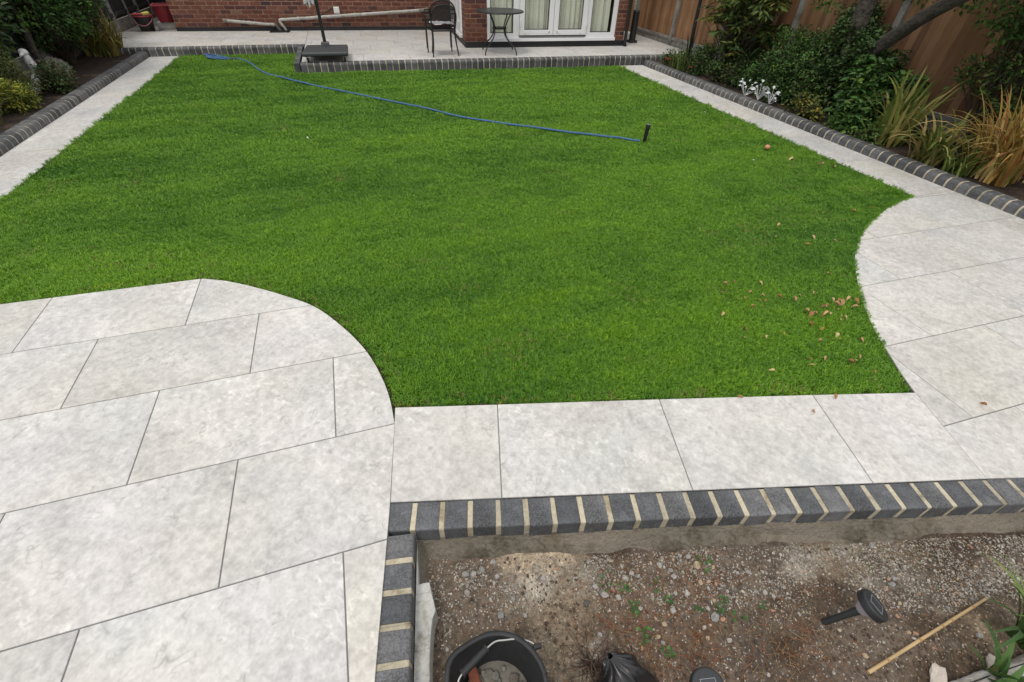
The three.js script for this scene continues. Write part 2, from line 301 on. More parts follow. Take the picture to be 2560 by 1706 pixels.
{ // right patio
  const R = [[cR(830, 380), cR(1760, 245)], [cR(835, 655), cR(1806, 485)], [cR(1000, 1010), cR(1806, 830)], [cR(1340, 1487), cR(1806, 1350)]].map(r => r.map(p => P2(...p)));
  let ang = 0; for (const [a, b] of R) ang += Math.atan2(b[1] - a[1], b[0] - a[0]) / 4;
  const e = [Math.cos(ang), Math.sin(ang)], n = [-Math.sin(ang), Math.cos(ang)], o = R[0][0];
  const lv = R.map(([a, b]) => ((a[0] + b[0]) / 2 - o[0]) * n[0] + ((a[1] + b[1]) / 2 - o[1]) * n[1]); const W = (lv[3] - lv[0]) / 3;
  const J = [cR(1390, 300), cR(950, 535), cR(1068, 822), cR(1295, 1275)].map(p => { const q = P2(...p); return (q[0] - o[0]) * e[0] + (q[1] - o[1]) * e[1]; });
  const rows = [lv[0] - 2 * W, lv[0] - W, ...lv, lv[3] + W, lv[3] + 2 * W, lv[3] + 3 * W, lv[3] + 4 * W];
  paving('side_patio_paving', patioR, o, ang, rows, r => r >= 1 && r <= 4 ? J[r - 1] : 0.4 * r, 0.92, 0);
}
{ // strip between lawn and raised bed: one row of slabs cut to the joints in the photograph
  const g = struct('strip_paving'); const top = [987, 1019.5], k = 1.088;
  const T = [top, [1143 * k, 930 * k], [1515 * k, 918 * k], [1868 * k, 908 * k], [2290, 982]].map(p => P2(...p));
  const B = [[975, 1257], [1153 * k, 1142 * k + 3], [1590 * k, 1118 * k + 3], [2005 * k, 1105 * k + 2], [2265 * k, 1095 * k + 1]].map(p => ontoBrick(P2(...p)));
  bedding([T[0], T[4], B[4], B[0]], -0.005, g);
  for (let i = 0; i < 4; i++) {
    const h = 0.0023, s = (a, d) => [a[0] + stripDir[0] * d, a[1] + stripDir[1] * d];
    slabMesh([s(T[i], h), s(T[i + 1], -h), s(B[i + 1], -h), s(B[i], h)], 0, g, Math.atan2(stripDir[1], stripDir[0]));
  }
}
function rectPoly(x0, x1, z0, z1) { return [[x0, z0], [x1, z0], [x1, z1], [x0, z1]]; }
paving('path_paving', rectPoly(XL0, XL1, -12.36, patioL0[0][1] + 0.05), [XL0, -12.36], Math.PI / 2, [-(XL1 - XL0), 0], () => 0.3, 0.9, 0.001);
paving('side_path_paving', [[XR0, -3.092], [XR0, -9.9], [XR1, -9.88], [XR1, -3.092]], [XR0, -3.09], Math.PI / 2, [-(XR1 - XR0), 0], () => -0.1, 0.9, 0.0);
// house frame: u along the wall, w towards the garden
const HA = 3.5 * D2R, HO = V(2.498, 0, -11.49);
const hw = (u, y, w) => V(HO.x + u * Math.cos(HA) - w * Math.sin(HA), y, HO.z + u * Math.sin(HA) + w * Math.cos(HA));
const h2 = (u, w) => { const p = hw(u, 0, w); return [p.x, p.z]; };
// terrace: a long part in front of the bay, a back part along the wall
const terrF0 = [-1.03, -10.33], terrF1 = [7.48, -9.94];
const tIn = 0.135;
{
  const dirT = Math.atan2(terrF1[1] - terrF0[1], terrF1[0] - terrF0[0]);
  const rows = []; for (let i = -4; i < 9; i++) rows.push(-i * 0.6); rows.sort((a, b) => a - b);
  const front = [[terrF0[0] + tIn, terrF0[1] - tIn + 0.01], [terrF1[0], terrF1[1] - tIn], h2(4.95, -1.5), h2(4.95, -2.75), h2(-3.75, -2.75)];
  const a = clipConvex(front, [[terrF0[0] + tIn, -9], [9, -9], [9, -17], [terrF0[0] + tIn, -17]]);
  paving('terrace_paving', a, [0, -11], dirT, rows, r => r * 0.37, 0.9, TH, 0.006);
  const back = [[terrF0[0] + tIn - 0.006, -12.33 - tIn], [-5.0, -12.36 - tIn], h2(-7.7, -2.75), [terrF0[0] + tIn - 0.006, h2(-3.6, -2.75)[1]]];
  paving('wall_terrace_paving', back, [0.4, -11], dirT, rows.map(r => r - 2.4).concat([0.6]), r => r * 0.37 + 0.2, 0.9, TH, 0.006);
}

// ---------------------------------------------------------------- soil of the borders and of the raised bed in front
struct('border_soil', uvm(sheet(-5.6, -4.02, -12.5, -2, 20, 120, (x, z) => 0.05 + 0.03 * free(x * 2, z * 2, 5) + 0.03 * sm(-4.2, -5.2, x)), 0, 0, 0.7), M.mulch);
struct('fence_border_soil', uvm(sheet(6.12, 7.52, -9.98, -0.5, 16, 110, (x, z) => 0.05 + 0.03 * free(x * 2, z * 2, 6) + 0.05 * sm(6.4, 7.4, x)), 0, 0, 0.7), M.mulch);
const bedOut = [-stripDir[1], stripDir[0]];                         // from the edging into the bed
const bedS = (x, z) => (x - brickTL[0]) * bedOut[0] + (z - brickTL[1]) * bedOut[1];   // distance from the back of the edging
const soilY = (x, z) => -0.205 + 0.014 * free(x * 3, z * 3, 91) + 0.009 * free(x * 12, z * 12, 92, 4) + 0.02 * sm(0.55, 0.25, bedS(x, z)) + 0.02 * sm(0.1, 0.7, free(x * 2.2 + 3, z * 2.2, 93));
{
  const g = sheet(-0.35, 3.6, -1.1, 1.4, 420, 270, soilY); const p = g.attributes.position, col = new Float32Array(p.count * 3);
  for (let i = 0; i < p.count; i++) { // dry sandy crust, dark damp crumb and grey cement dust in patches with broken outlines
    const x = p.getX(i), z = p.getZ(i), n = free(x * 2.6, z * 2.6, 95, 4), d = free(x * 5, z * 5, 97, 4);
    const sand = sm(0.05, 0.22, n + 0.25 * d), grey = sm(0.1, 0.3, free(x * 1.6 + 7, z * 3.1, 98, 4) + 0.42 * sm(0.55, 0.32, bedS(x, z)));
    let c = [0.86, 0.83, 0.8]; c = c.map((v, k) => lerp(v, [1.75, 1.72, 1.68][k], sand * 0.95)); c = c.map((v, k) => lerp(v, [1.75, 1.95, 2.25][k], grey * 0.7));
    for (let k = 0; k < 3; k++) col[i * 3 + k] = c[k];
  }
  g.setAttribute('color', new THREE.BufferAttribute(col, 3));
  const uv = g.attributes.uv; for (let i = 0; i < uv.count; i++) uv.setXY(i, uv.getX(i) / 1.6, uv.getY(i) / 1.6);
  struct('bed_soil', g, M.soil);
}

// ---------------------------------------------------------------- dark brick edgings
const rK = RNG(55);
function kerbProfile(w, h, rf, rb, ins = 0) { // x: outwards (face at 0), y up
  const s = new THREE.Shape(); s.moveTo(-w + ins, -0.06); s.lineTo(-ins, -0.06); s.lineTo(-ins, h - rf);
  s.absarc(-rf, h - rf, rf - ins, 0, Math.PI / 2, false); s.lineTo(-w + rb, h - ins); s.absarc(-w + rb, h - rb, Math.max(rb - ins, 0.001), Math.PI / 2, Math.PI, false); s.lineTo(-w + ins, -0.06); return s;
}
function kerbBrick(shape, len, seed) {
  const g = new THREE.ExtrudeGeometry(shape, { depth: len - 0.007, bevelEnabled: true, bevelThickness: 0.0035, bevelSize: 0.0035, bevelOffset: -0.0035, bevelSegments: 2, curveSegments: 5 });
  g.translate(0, 0, -(len - 0.007) / 2); { const p = g.attributes.position; for (let i = 0; i < p.count; i++) { const x = p.getX(i), y = p.getY(i), z = p.getZ(i), k = v => 0.0016 * free(x * 60 + v, y * 60 + z * 45 + seed * 7 + v, 900 + seed, 2); p.setXYZ(i, x + k(1), y + k(9), z + k(17)); } g.computeVertexNormals(); } return uvm(g, seed * 0.37, seed * 0.61, 2);
}
// edging from a to b; "out" is the side its face looks to (+1: to the right when walking a -> b)
function edging(name, label, a, b, out, { w = 0.15, h = 0.1, rf = 0.05, rb = 0.02, pitch = 0.12, joint = 0.017, y = 0, group = 'dark brick edgings', first } = {}) {
  const d = [b[0] - a[0], b[1] - a[1]], len = Math.hypot(...d); d[0] /= len; d[1] /= len;
  const g = thing(name, label, 'brick edging', [a[0], y, a[1]], 0, group);
  // local frame: z' along the run, x' outwards
  const inner = new THREE.Group(); const ox = [-d[1] * out, d[0] * out];
  const basis = new THREE.Matrix4().makeBasis(V(ox[0], 0, ox[1]), V(0, 1, 0), V(ox[1] * 0 + d[0] * out * 0 + d[0], 0, d[1]));
  const flip = basis.determinant() < 0; if (flip) basis.makeBasis(V(ox[0], 0, ox[1]), V(0, 1, 0), V(-d[0], 0, -d[1]));
  const sgn = flip ? -1 : 1, q = new THREE.Quaternion().setFromRotationMatrix(basis);
  const shape = kerbProfile(w, h, rf, rb), variants = [0, 1, 2, 3, 4].map(i => kerbBrick(shape, pitch - joint, i));
  const n = Math.round(len / pitch), pt = len / n;
  for (let i = 0; i < n; i++) {
    const m = mesh('brick', rK.pick(variants), M.kerb[rK() < 0.12 ? 3 : rK() < 0.3 ? 2 : rK() < 0.6 ? 1 : 0], g); const t = (i + 0.5) * pt;
    m.quaternion.copy(q); m.position.set(d[0] * t + ox[0] * rK.r(-0.0025, 0.0025), rK.r(-0.0012, 0.0014), d[1] * t + ox[1] * rK.r(-0.0025, 0.0025)); m.rotateY(rK.r(-0.012, 0.012)); m.rotateZ(rK.r(-0.006, 0.006));
  }
  const mg = new THREE.ExtrudeGeometry(kerbProfile(w, h, rf, rb, 0.0036), { depth: len - 0.04, bevelEnabled: false, curveSegments: 5 }); mg.translate(0, 0, -len / 2 + 0.02);
  const mm = mesh('mortar', uvm(mg, 0, 0, 1.3), M.mortar, g); mm.quaternion.copy(q); mm.position.set(d[0] * len / 2, 0, d[1] * len / 2);
  return g;
}
edging('brick_edging', 'long straight dark brick edging between pale path and shrub border by the white ornament', [XL0 - 0.002, -12.36], [XL0 - 0.002, -3.2], -1, { w: 0.17, h: 0.1, rf: 0.055, rb: 0.03 });
edging('brick_edging', 'long straight dark brick edging along the planted border below the timber fence', [XR1 + 0.002, -1.4], [XR1 + 0.002, -9.84], -1, { w: 0.165, h: 0.1, rf: 0.055, rb: 0.03 });
edging('brick_edging', 'dark brick step edging of the terrace in front of the table and chairs', [terrF0[0] + 0.106, terrF0[1] + 0.005], [terrF1[0], terrF1[1]], 1, { w: 0.135, h: TH, rf: 0.05, rb: 0.004, pitch: 0.1195 });
edging('brick_edging', 'short dark brick step edging of the terrace behind the coiled blue hose end', [-4.6, -12.37], [-1.04, -12.34], 1, { w: 0.135, h: TH, rf: 0.05, rb: 0.004, pitch: 0.1195 });
edging('brick_edging', 'plain dark brick return of the terrace step beside the parasol base', [-1.03, -10.325], [-1.04, -12.332], -1, { w: 0.1, h: TH + 0.001, rf: 0.02, rb: 0.004, pitch: 0.215, joint: 0.006 });
const NB = { w: 0.132, h: 0.062, rf: 0.012, rb: 0.004, joint: 0.024, y: -0.07, group: 'dark brick edgings' };
{
  const off = 0.131, A = t => { const p = alongBrick(t); return [p[0] + bedOut[0] * off, p[1] + bedOut[1] * off]; };
  edging('brick_edging', 'dark brick edging above the bare gravelly bed, running beside the strip of pale slabs', A(0.006), A(4.9), 1, { ...NB, pitch: 0.1262 });
  const dB = [bedBL[0] - bedTL[0], bedBL[1] - bedTL[1]], lB = Math.hypot(...dB); dB[0] /= lB; dB[1] /= lB; const nB = [-dB[1], dB[0]].map(v => -v);
  const S = t => [bedTL[0] + dB[0] * t + nB[0] * 0.131, bedTL[1] + dB[1] * t + nB[1] * 0.131];
  edging('brick_edging', 'dark brick edging turning the corner of the bare bed next to the black bucket', S(0.142), S(1.7), -1, { ...NB, pitch: 0.122 });
  // concrete footings below the two near edgings
  const foot = (P, L, n, sgn, reach) => { const g = new THREE.BufferGeometry(), v = [], I = [], nx = Math.round(L / 0.02), ny = 12; // rough trowelled face
    for (let i = 0; i <= nx; i++) for (let j = 0; j <= ny; j++) { const t = i / nx * L, k = j / ny, p = P(t), r = reach * (0.15 * k + 0.85 * Math.pow(k, 1.6)) * (1 + 0.5 * free(t * 3, k * 2, 301 + sgn, 3)) + 0.012 * free(t * 14, k * 4, 305, 3) * k - 0.01; v.push(p[0] + n[0] * r, lerp(-0.068, -0.24, k) + 0.006 * free(t * 9, k * 9, 309), p[1] + n[1] * r); }
    for (let i = 0; i < nx; i++) for (let j = 0; j < ny; j++) { const a = i * (ny + 1) + j; I.push(a, a + 1, a + ny + 1, a + 1, a + ny + 2, a + ny + 1); }
    g.setAttribute('position', new THREE.Float32BufferAttribute(v, 3)); g.setIndex(I); const q = g.toNonIndexed(); q.computeVertexNormals(); const sg = g; sg.computeVertexNormals();
    const uv = []; for (let i = 0; i <= nx; i++) for (let j = 0; j <= ny; j++) uv.push(i / nx * L / 0.9, j / ny * 0.2 / 0.9); sg.setAttribute('uv', new THREE.Float32BufferAttribute(uv, 2)); return sg; };
  struct('concrete_footing', foot(t => A(t + 0.12), 4.7, bedOut, 1, 0.13), M.haunch);
  struct('side_concrete_footing', foot(t => S(t + 0.13), 1.6, nB, 2, 0.1), M.haunch);
  struct('edging_bed', merge([prism([A(0.0), A(4.9), alongBrick(4.9), alongBrick(0)].map(p => [p[0] - bedOut[0] * 0.006, p[1] - bedOut[1] * 0.006]), -0.3, -0.072), prism([S(0.1), S(1.7), [S(1.7)[0] - nB[0] * 0.12, S(1.7)[1] - nB[1] * 0.12], [S(0.1)[0] - nB[0] * 0.12, S(0.1)[1] - nB[1] * 0.12]].map(p => [p[0] - nB[0] * 0.006, p[1] - nB[1] * 0.006]), -0.3, -0.0725)].map(g => uvm(g))), M.haunch);
  M.smear = std({ map: concMap, color: lin(0.62, 0.63, 0.62), roughness: 0.9, bumpMap: grainBump, bumpScale: 0.002 });
  // pale cement skimmed over the side footing
  const r = RNG(9), out = []; const top = [[445, 868], [478, 855], [525, 848], [535, 900], [556, 985], [572, 1060], [548, 1130], [540, 1210], [532, 1330], [527, 1450], [530, 1568], [520, 1750]].map(p => gp(...c6(...p), -0.13)), inn = S(1.0);
  const sh = [...top.map(p => [p.x, p.z]), [S(0.95)[0] + 0.003, S(0.95)[1]], [S(0.17)[0] + 0.003, S(0.17)[1]]];
  const smg = new THREE.ExtrudeGeometry(new THREE.Shape(sh.map(([x, z]) => new THREE.Vector2(x, -z))), { depth: 0.14, bevelEnabled: true, bevelThickness: 0.008, bevelSize: 0.008, bevelOffset: -0.008, bevelSegments: 2 });
  smg.rotateX(-Math.PI / 2).translate(0, -0.235, 0);
  single('cement_skim', 'pale grey skim of cement along the brick edging beside the black bucket', 'cement skim', uvm(smg, 0.2, 0.1, 1.2), M.smear);
}

// ---------------------------------------------------------------- house
const house = thing('brick_house', 'red brick house with black painted plinth and white framed garden doors', 'house', [HO.x, 0, HO.z], -HA);
{
  const r = RNG(77), W0 = -2.747, UL = -6.51, UR = 3.73, HT = 5.2, PL = 0.262, PT = 0.232;
  const P = (n, g, m, p = house) => mesh(n, g, m, p);
  // wall bodies (mortar coloured core, bricks stand 4 mm proud)
  P('wall', uvm(merge([box(UR - UL, HT - TH + 0.5, 0.25, (UL + UR) / 2, (HT + TH - 0.5) / 2, W0 - 0.129), box(0.25, HT - TH + 0.5, 6, UL + 0.129, (HT + TH - 0.5) / 2, W0 - 3.2554), box(0.25, HT - TH + 0.5, 6, UR - 0.129, (HT + TH - 0.5) / 2, W0 - 3.2554)])), M.wallMortar);
  const bayT = 2.75;
  P('wall', uvm(merge([box(0.466, bayT, 0.1, 0.237, bayT / 2, -0.054), box(0.1, bayT, 0.42, 0.054, bayT / 2 + 0.0013, -0.315), box(0.1, bayT, 0.42, 0.054, bayT / 2 + 0.0013, -2.5),
    box(0.22, bayT, 0.1, 3.616, bayT / 2, -0.054), box(0.1, bayT, 2.6, 3.672, bayT / 2 + 0.0013, -1.405), box(3.03, 0.42, 0.1, 1.98, 2.54, -0.0541), box(0.1, 0.42, 1.77, 0.0541, 2.54, -1.41)])), M.wallMortar);
  P('roof', uvm(merge([box(3.9, 0.14, 2.9, 1.865, bayT + 0.0711, -1.35)])), M.plinth);
  P('roof', uvm((() => { const s = new THREE.Shape(); s.moveTo(-0.5, 0); s.lineTo(7, 0); s.lineTo(3.25, 2.4); s.closePath(); return new THREE.ExtrudeGeometry(s, { depth: UR - UL + 0.6, bevelEnabled: false }).rotateY(Math.PI / 2).translate(UL - 0.3, HT, W0); })()), std({ map: clayMap, color: lin(0.12, 0.06, 0.045), roughness: 0.9 }));
  P('plinth', uvm(merge([box(6.53, PT - TH + 0.3, 0.05, -3.255, (PT + TH - 0.3) / 2, W0 - 0.012)])), M.plinth);
  P('plinth', uvm(merge([box(3.75, PL - TH + 0.3, 0.06, 1.865, (PL + TH - 0.3) / 2, -0.014), box(0.06, PL - TH + 0.3, 2.7, 0.0135, (PL + TH - 0.3) / 2 - 0.001, -1.39)])), M.plinth);
  // bricks: the courses the photograph shows are single bricks, the rest of each wall is one mass
  const BL = 0.225, BH = 0.0715, PX = 0.236, PY = 0.083; let singles = 0;
  const geos = [0, 1, 2].map(i => uvm(rbox(BL, BH, 0.06, 0.004, 0, 0, 0, 1), i * 0.3, i * 0.21, 2.2));
  const mass = M.clay.map(() => []); const pickM = () => { const x = r(); return x < 0.3 ? 0 : x < 0.52 ? 1 : x < 0.68 ? 2 : x < 0.83 ? 3 : x < 0.93 ? 4 : x < 0.97 ? 5 : 6; };
  function course(u0, u1, y, shift, w, face, visible) { // face 'f': looks to the garden, 'l': looks along -u
    for (let u = u0 - shift; u < u1 - 0.002; u += PX) {
      const a = Math.max(u, u0), b = Math.min(u + BL, u1); if (b - a < 0.02) continue; const c = (a + b) / 2, sc = (b - a) / BL, mi = pickM(), off = r.r(-0.001, 0.001);
      const px = face === 'f' ? [c, y + BH / 2, w - 0.03 + off] : [w + 0.03 + off, y + BH / 2, c];
      if (visible && singles < 300) { singles++; const m = mesh('brick', r.pick(geos), M.clay[mi], house); m.position.set(...px); m.scale.x = sc; if (face !== 'f') m.rotation.y = Math.PI / 2; }
      else { const g = r.pick(geos).clone().scale(sc, 1, 1); if (face !== 'f') g.rotateY(Math.PI / 2); g.translate(...px); mass[mi].push(g); }
    }
  }
  let k = 0;
  for (let y = PL + 0.012; y < bayT - 0.1; y += PY, k++) {
    const vis = y < 1.0;
    course(0, 0.466, y, k % 2 ? PX / 2 : 0.002, 0, 'f', vis); course(-0.52, -0.062, y, k % 2 ? 0.02 : PX / 2 + 0.02, 0, 'l', vis); course(3.51, 3.73, y, k % 2 ? PX / 2 : 0.002, 0, 'f', vis);
    course(-2.7, -2.3, y, k % 2 ? 0.02 : PX / 2 + 0.02, 0, 'l', false);
    if (y > 2.33) { course(0.478, 3.5, y, k % 2 ? PX / 2 : 0, 0, 'f', false); course(-2.28, -0.53, y, k % 2 ? PX / 2 : 0, 0, 'l', false); }
  }
  k = 0; for (let y = PT + 0.01; y < HT - 0.05; y += PY, k++) {
    course(UL, y < bayT ? 0.0 : UR, y, k % 2 ? PX / 2 : 0, W0, 'f', y < 0.72);
    if (y < 2) course(-5.6 + W0, W0 - 0.066, y, k % 2 ? PX / 2 : 0, UL, 'l', false);
  }
  mass.forEach((l, i) => { if (l.length) stuff(P('brickwork', merge(l), M.clay[i])); });
  // garden doors and side lights
  const FT = 2.32; // top of frame
  const fr = (name, x0, x1, y0, y1, z0, z1, mat, p) => mesh(name, rbox(x1 - x0, y1 - y0, z1 - z0, 0.006, (x0 + x1) / 2, (y0 + y1) / 2, (z0 + z1) / 2, 1), mat, p);
  fr('sill', 0.474, 3.505, 0.264, 0.325, -0.1, 0.05, M.upvc, house);
  const outer = P('door_frame', merge([rbox(3.02, 0.07, 0.07, 0.005, 1.985, FT - 0.035, -0.035, 1), rbox(3.02, 0.045, 0.07, 0.005, 1.985, 0.348, -0.035, 1), ...[0.5, 1.17, 2.79, 3.47].map((x, i) => rbox(0.05, FT - 0.32, 0.069, 0.005, x, (FT + 0.32) / 2, -0.0349, 1))]), M.upvc);
  function leaf(name, x0, x1, g0, g1, yb, gb, z) {
    const L = new THREE.Group(); L.name = name; house.add(L); const t = FT - 0.07, gt = t - 0.09;
    mesh('frame', merge([rbox(g0 - x0, t - yb, 0.06, 0.006, (x0 + g0) / 2, (yb + t) / 2, z, 1), rbox(x1 - g1, t - yb, 0.06, 0.006, (x1 + g1) / 2, (yb + t) / 2, z, 1), rbox(g1 - g0 + 0.006, gb - yb, 0.058, 0.006, (g0 + g1) / 2, (yb + gb) / 2, z, 1), rbox(g1 - g0 + 0.006, t - gt, 0.058, 0.006, (g0 + g1) / 2, (t + gt) / 2, z, 1)]), M.upvc, L);
    mesh('bead', merge([box(0.016, gt - gb, 0.02, g0 + 0.008, (gt + gb) / 2, z), box(0.016, gt - gb, 0.02, g1 - 0.008, (gt + gb) / 2, z), box(g1 - g0, 0.016, 0.02, (g0 + g1) / 2, gb + 0.008, z)]), M.gasket, L);
    mesh('pane', new THREE.PlaneGeometry(g1 - g0 - 0.01, gt - gb - 0.01).translate((g0 + g1) / 2, (gt + gb) / 2, z + 0.004), M.glass, L); return L;
  }
  leaf('side_light', 0.5, 1.16, 0.545, 1.06, 0.37, 0.41, -0.03);
  const d1 = leaf('door', 1.2, 1.976, 1.31, 1.868, 0.372, 0.475, 0.0), d2 = leaf('door', 1.984, 2.762, 2.096, 2.655, 0.372, 0.475, 0.0);
  leaf('side_light', 2.815, 3.465, 2.877, 3.388, 0.37, 0.415, -0.03);
  const knob = (p, x, y, z) => mesh('handle', merge([rbox(0.03, 0.14, 0.012, 0.005, x, y, z + 0.006, 1), bar(V(x, y, z), V(x, y, z + 0.05), 0.009), bar(V(x, y, z + 0.05), V(x + (p === d1 ? 0.1 : -0.1), y - 0.004, z + 0.05), 0.009)]), M.upvc, p);
  knob(d1, 1.93, 1.25, 0.03); knob(d2, 2.03, 1.25, 0.03);
  for (const [p, x] of [[d1, 1.33], [d1, 1.84], [d2, 2.12], [d2, 2.63]]) mesh('screw_cap', new THREE.CylinderGeometry(0.015, 0.015, 0.012, 12).rotateX(Math.PI / 2).translate(x, 0.425, 0.034), M.upvc, p);
  for (const [p, x] of [[d1, 1.885], [d2, 2.075]]) mesh('drain_slot', box(0.014, 0.034, 0.008, x, 0.43, 0.031), M.gasket, p);
  for (const [p, x] of [[d1, 1.205], [d2, 2.755]]) mesh('hinge', new THREE.CylinderGeometry(0.016, 0.016, 0.13, 10).translate(x, 0.6, 0.045), M.upvc, p);
  P('threshold', box(1.58, 0.016, 0.05, 1.98, 0.3635, 0.02), M.gasket);
  // windows of the bay's side
  fr('sill', -0.05, 0.1, 0.264, 0.325, -2.28, -0.535, M.upvc, house);
  P('window_frame', merge([box(0.07, 0.07, 1.74, 0.035, FT - 0.035, -1.41), box(0.07, 0.05, 1.74, 0.035, 0.351, -1.41), ...[-0.56, -1.12, -1.72, -2.25].map(w => box(0.068, FT - 0.32, 0.06, 0.035, (FT + 0.32) / 2, w))]), M.upvc);
  for (const [a, b] of [[-1.09, -0.59], [-1.69, -1.15], [-2.22, -1.75]]) {
    const L = new THREE.Group(); L.name = 'window'; house.add(L); const t = FT - 0.07, yb = 0.376;
    mesh('frame', merge([box(0.06, t - yb, 0.07, 0.0, (t + yb) / 2, a + 0.036), box(0.06, t - yb, 0.07, 0.0, (t + yb) / 2, b - 0.036), box(0.058, 0.16, b - a - 0.14, 0.0, yb + 0.08, (a + b) / 2), box(0.058, 0.09, b - a - 0.14, 0.0, t - 0.045, (a + b) / 2)]), M.upvc, L);
    mesh('pane', new THREE.PlaneGeometry(b - a - 0.13, t - yb - 0.24).rotateY(Math.PI / 2).translate(0.0, (t + yb) / 2 + 0.03, (a + b) / 2), M.glass, L);
  }
  // curtains, and the dim room behind them
  const cur = (u0, u1) => { const n = 120, v = [], I = []; for (let i = 0; i <= n; i++) { const u = lerp(u0, u1, i / n), w = -0.17 + 0.028 * Math.sin(u * 46 + 2 * Math.sin(u * 5)) + 0.014 * Math.sin(u * 103); v.push(u, 0.3, w, u, 2.25, w * 0.9 - 0.02); } for (let i = 0; i < n; i++) I.push(2 * i, 2 * i + 2, 2 * i + 1, 2 * i + 1, 2 * i + 2, 2 * i + 3); const g = new THREE.BufferGeometry(); g.setAttribute('position', new THREE.Float32BufferAttribute(v, 3)); g.setIndex(I); g.computeVertexNormals(); return g; };
  P('curtain', cur(0.54, 1.9), M.curtain); P('curtain', cur(2.06, 3.36), M.curtain);
  P('room_wall', merge([box(3.4, 2.4, 0.05, 1.86, 1.4, -2.6), box(3.5, 0.05, 2.5, 1.86, 0.22, -1.36), box(3.4, 0.05, 2.5, 1.86, 2.6, -1.36)]), M.dim);
}

// ---------------------------------------------------------------- fences
{
  const fx = 7.5, r = RNG(31); const f = thing('timber_fence', 'reddish brown upright board fence with concrete posts and gravel boards', 'fence', [fx, 0, 0]);
  const bg = [0, 1, 2, 3].map(i => uvm(rbox(0.018, 1.6, 0.101, 0.003, 0, 0.8, 0, 1), i * 0.27, i * 0.37, 1.1));
  for (let k = 0; k < 8; k++) {
    const z0 = -13.02 + k * 1.815, z1 = z0 + 1.815;
    mesh('post', uvm(rbox(0.1, 2.1, 0.095, 0.012, 0, 1.0, z0, 1), k * 0.3, 0, 0.8), M.conc, f);
    const gb = mesh('gravel_board', uvm(box(0.05, 0.3, 1.71, 0.012, 0.16, z0 + 0.9075), k * 0.2, 0.3, 0.8), M.conc, f);
    for (const [y, h] of [[0.29, 0.05], [0.03, 0.05]]) mesh('rib', uvm(box(0.02, h, 1.7, -0.022, y, z0 + 0.9075), k * 0.1, 0, 0.8), M.conc, gb);
    for (let i = 0; i < 17; i++) { const b = mesh('board', r.pick(bg), M.board[r() < 0.35 ? 1 : r() < 0.5 ? 0 : r() < 0.7 ? 2 : 3], f); b.position.set(0.02 + r.r(-0.002, 0.002), 0.318 + r.r(-0.003, 0.003), z0 + 0.1 + i * 0.1 + 0.003); b.rotation.y = 0.2; }
    mesh('rail', box(0.04, 0.08, 1.7, 0.055, 1.5, z0 + 0.9075), M.board[3], f); mesh('rail', box(0.04, 0.08, 1.7, 0.055, 0.6, z0 + 0.9075), M.board[3], f);
  }
}
{
  const fx = -5.05, r = RNG(32); const f = thing('dark_fence', 'dark stained board fence with pale posts beside the house wall', 'fence', [fx, 0, 0]);
  const bg = [0, 1, 2].map(i => uvm(box(0.016, 1.55, 0.142, 0, 0.775, 0), i * 0.27, i * 0.37, 1.1));
  const zs = [-18.3, -16.45, -14.65, -12.83, -11.0, -9.2, -7.4, -5.6, -3.8];
  zs.forEach((z, k) => {
    mesh('post', uvm(rbox(0.1, 2.05, 0.1, 0.012, 0, 0.98, z, 1), k * 0.3, 0, 0.8), M.conc, f); if (k === zs.length - 1) return;
    const L = zs[k + 1] - z; mesh('gravel_board', uvm(box(0.05, 0.32, L - 0.1, 0, 0.2, z + L / 2), k * 0.2, 0.3, 0.8), M.conc, f);
    const n = Math.round((L - 0.1) / 0.14); for (let i = 0; i < n; i++) { const b = mesh('board', r.pick(bg), r.pick(M.boardDark), f); b.position.set(r.r(-0.004, 0.004), 0.37, z + 0.05 + (i + 0.5) * (L - 0.1) / n); b.rotation.y = 0.07; }
    mesh('rail', box(0.04, 0.07, L - 0.1, 0.035, 0.47, z + L / 2), M.boardDark[0], f);
    if (k < 3) mesh('batten', uvm(box(0.03, 1.7, 0.05, 0.05, 1.05, z + L * 0.47)), M.conc, f);
  });
}

{ // gates that close the passages on both sides of the house
  const gate = (label, a, c, n, mats, y0, seed) => { const d = V().subVectors(c, a), L = d.length(), g = thing('side_gate', label, 'gate', [a.x, 0, a.z], -Math.atan2(d.z, d.x)), r = RNG(seed); for (let i = 0; i < n; i++) { const w = L / n; mesh('board', uvm(box(w - 0.008, 1.75, 0.02, (i + 0.5) * w, y0 + 0.9, 0), r(), r(), 1.1), r.pick(mats), g); } for (const y of [0.45, 1.5]) mesh('rail', box(L, 0.09, 0.03, L / 2, y0 + y, -0.026), mats[0], g); };
  gate('plain brown board gate closing the passage between house and timber fence', hw(3.75, 0, -1.9), V(7.45, 0, -13.15), 11, M.board, 0.16, 7);
  gate('black board gate closing the dark alley behind the red tub', V(-5.0, 0, -18.2), V(-4.05, 0, -18.1), 7, M.boardDark, 0.14, 8);
}
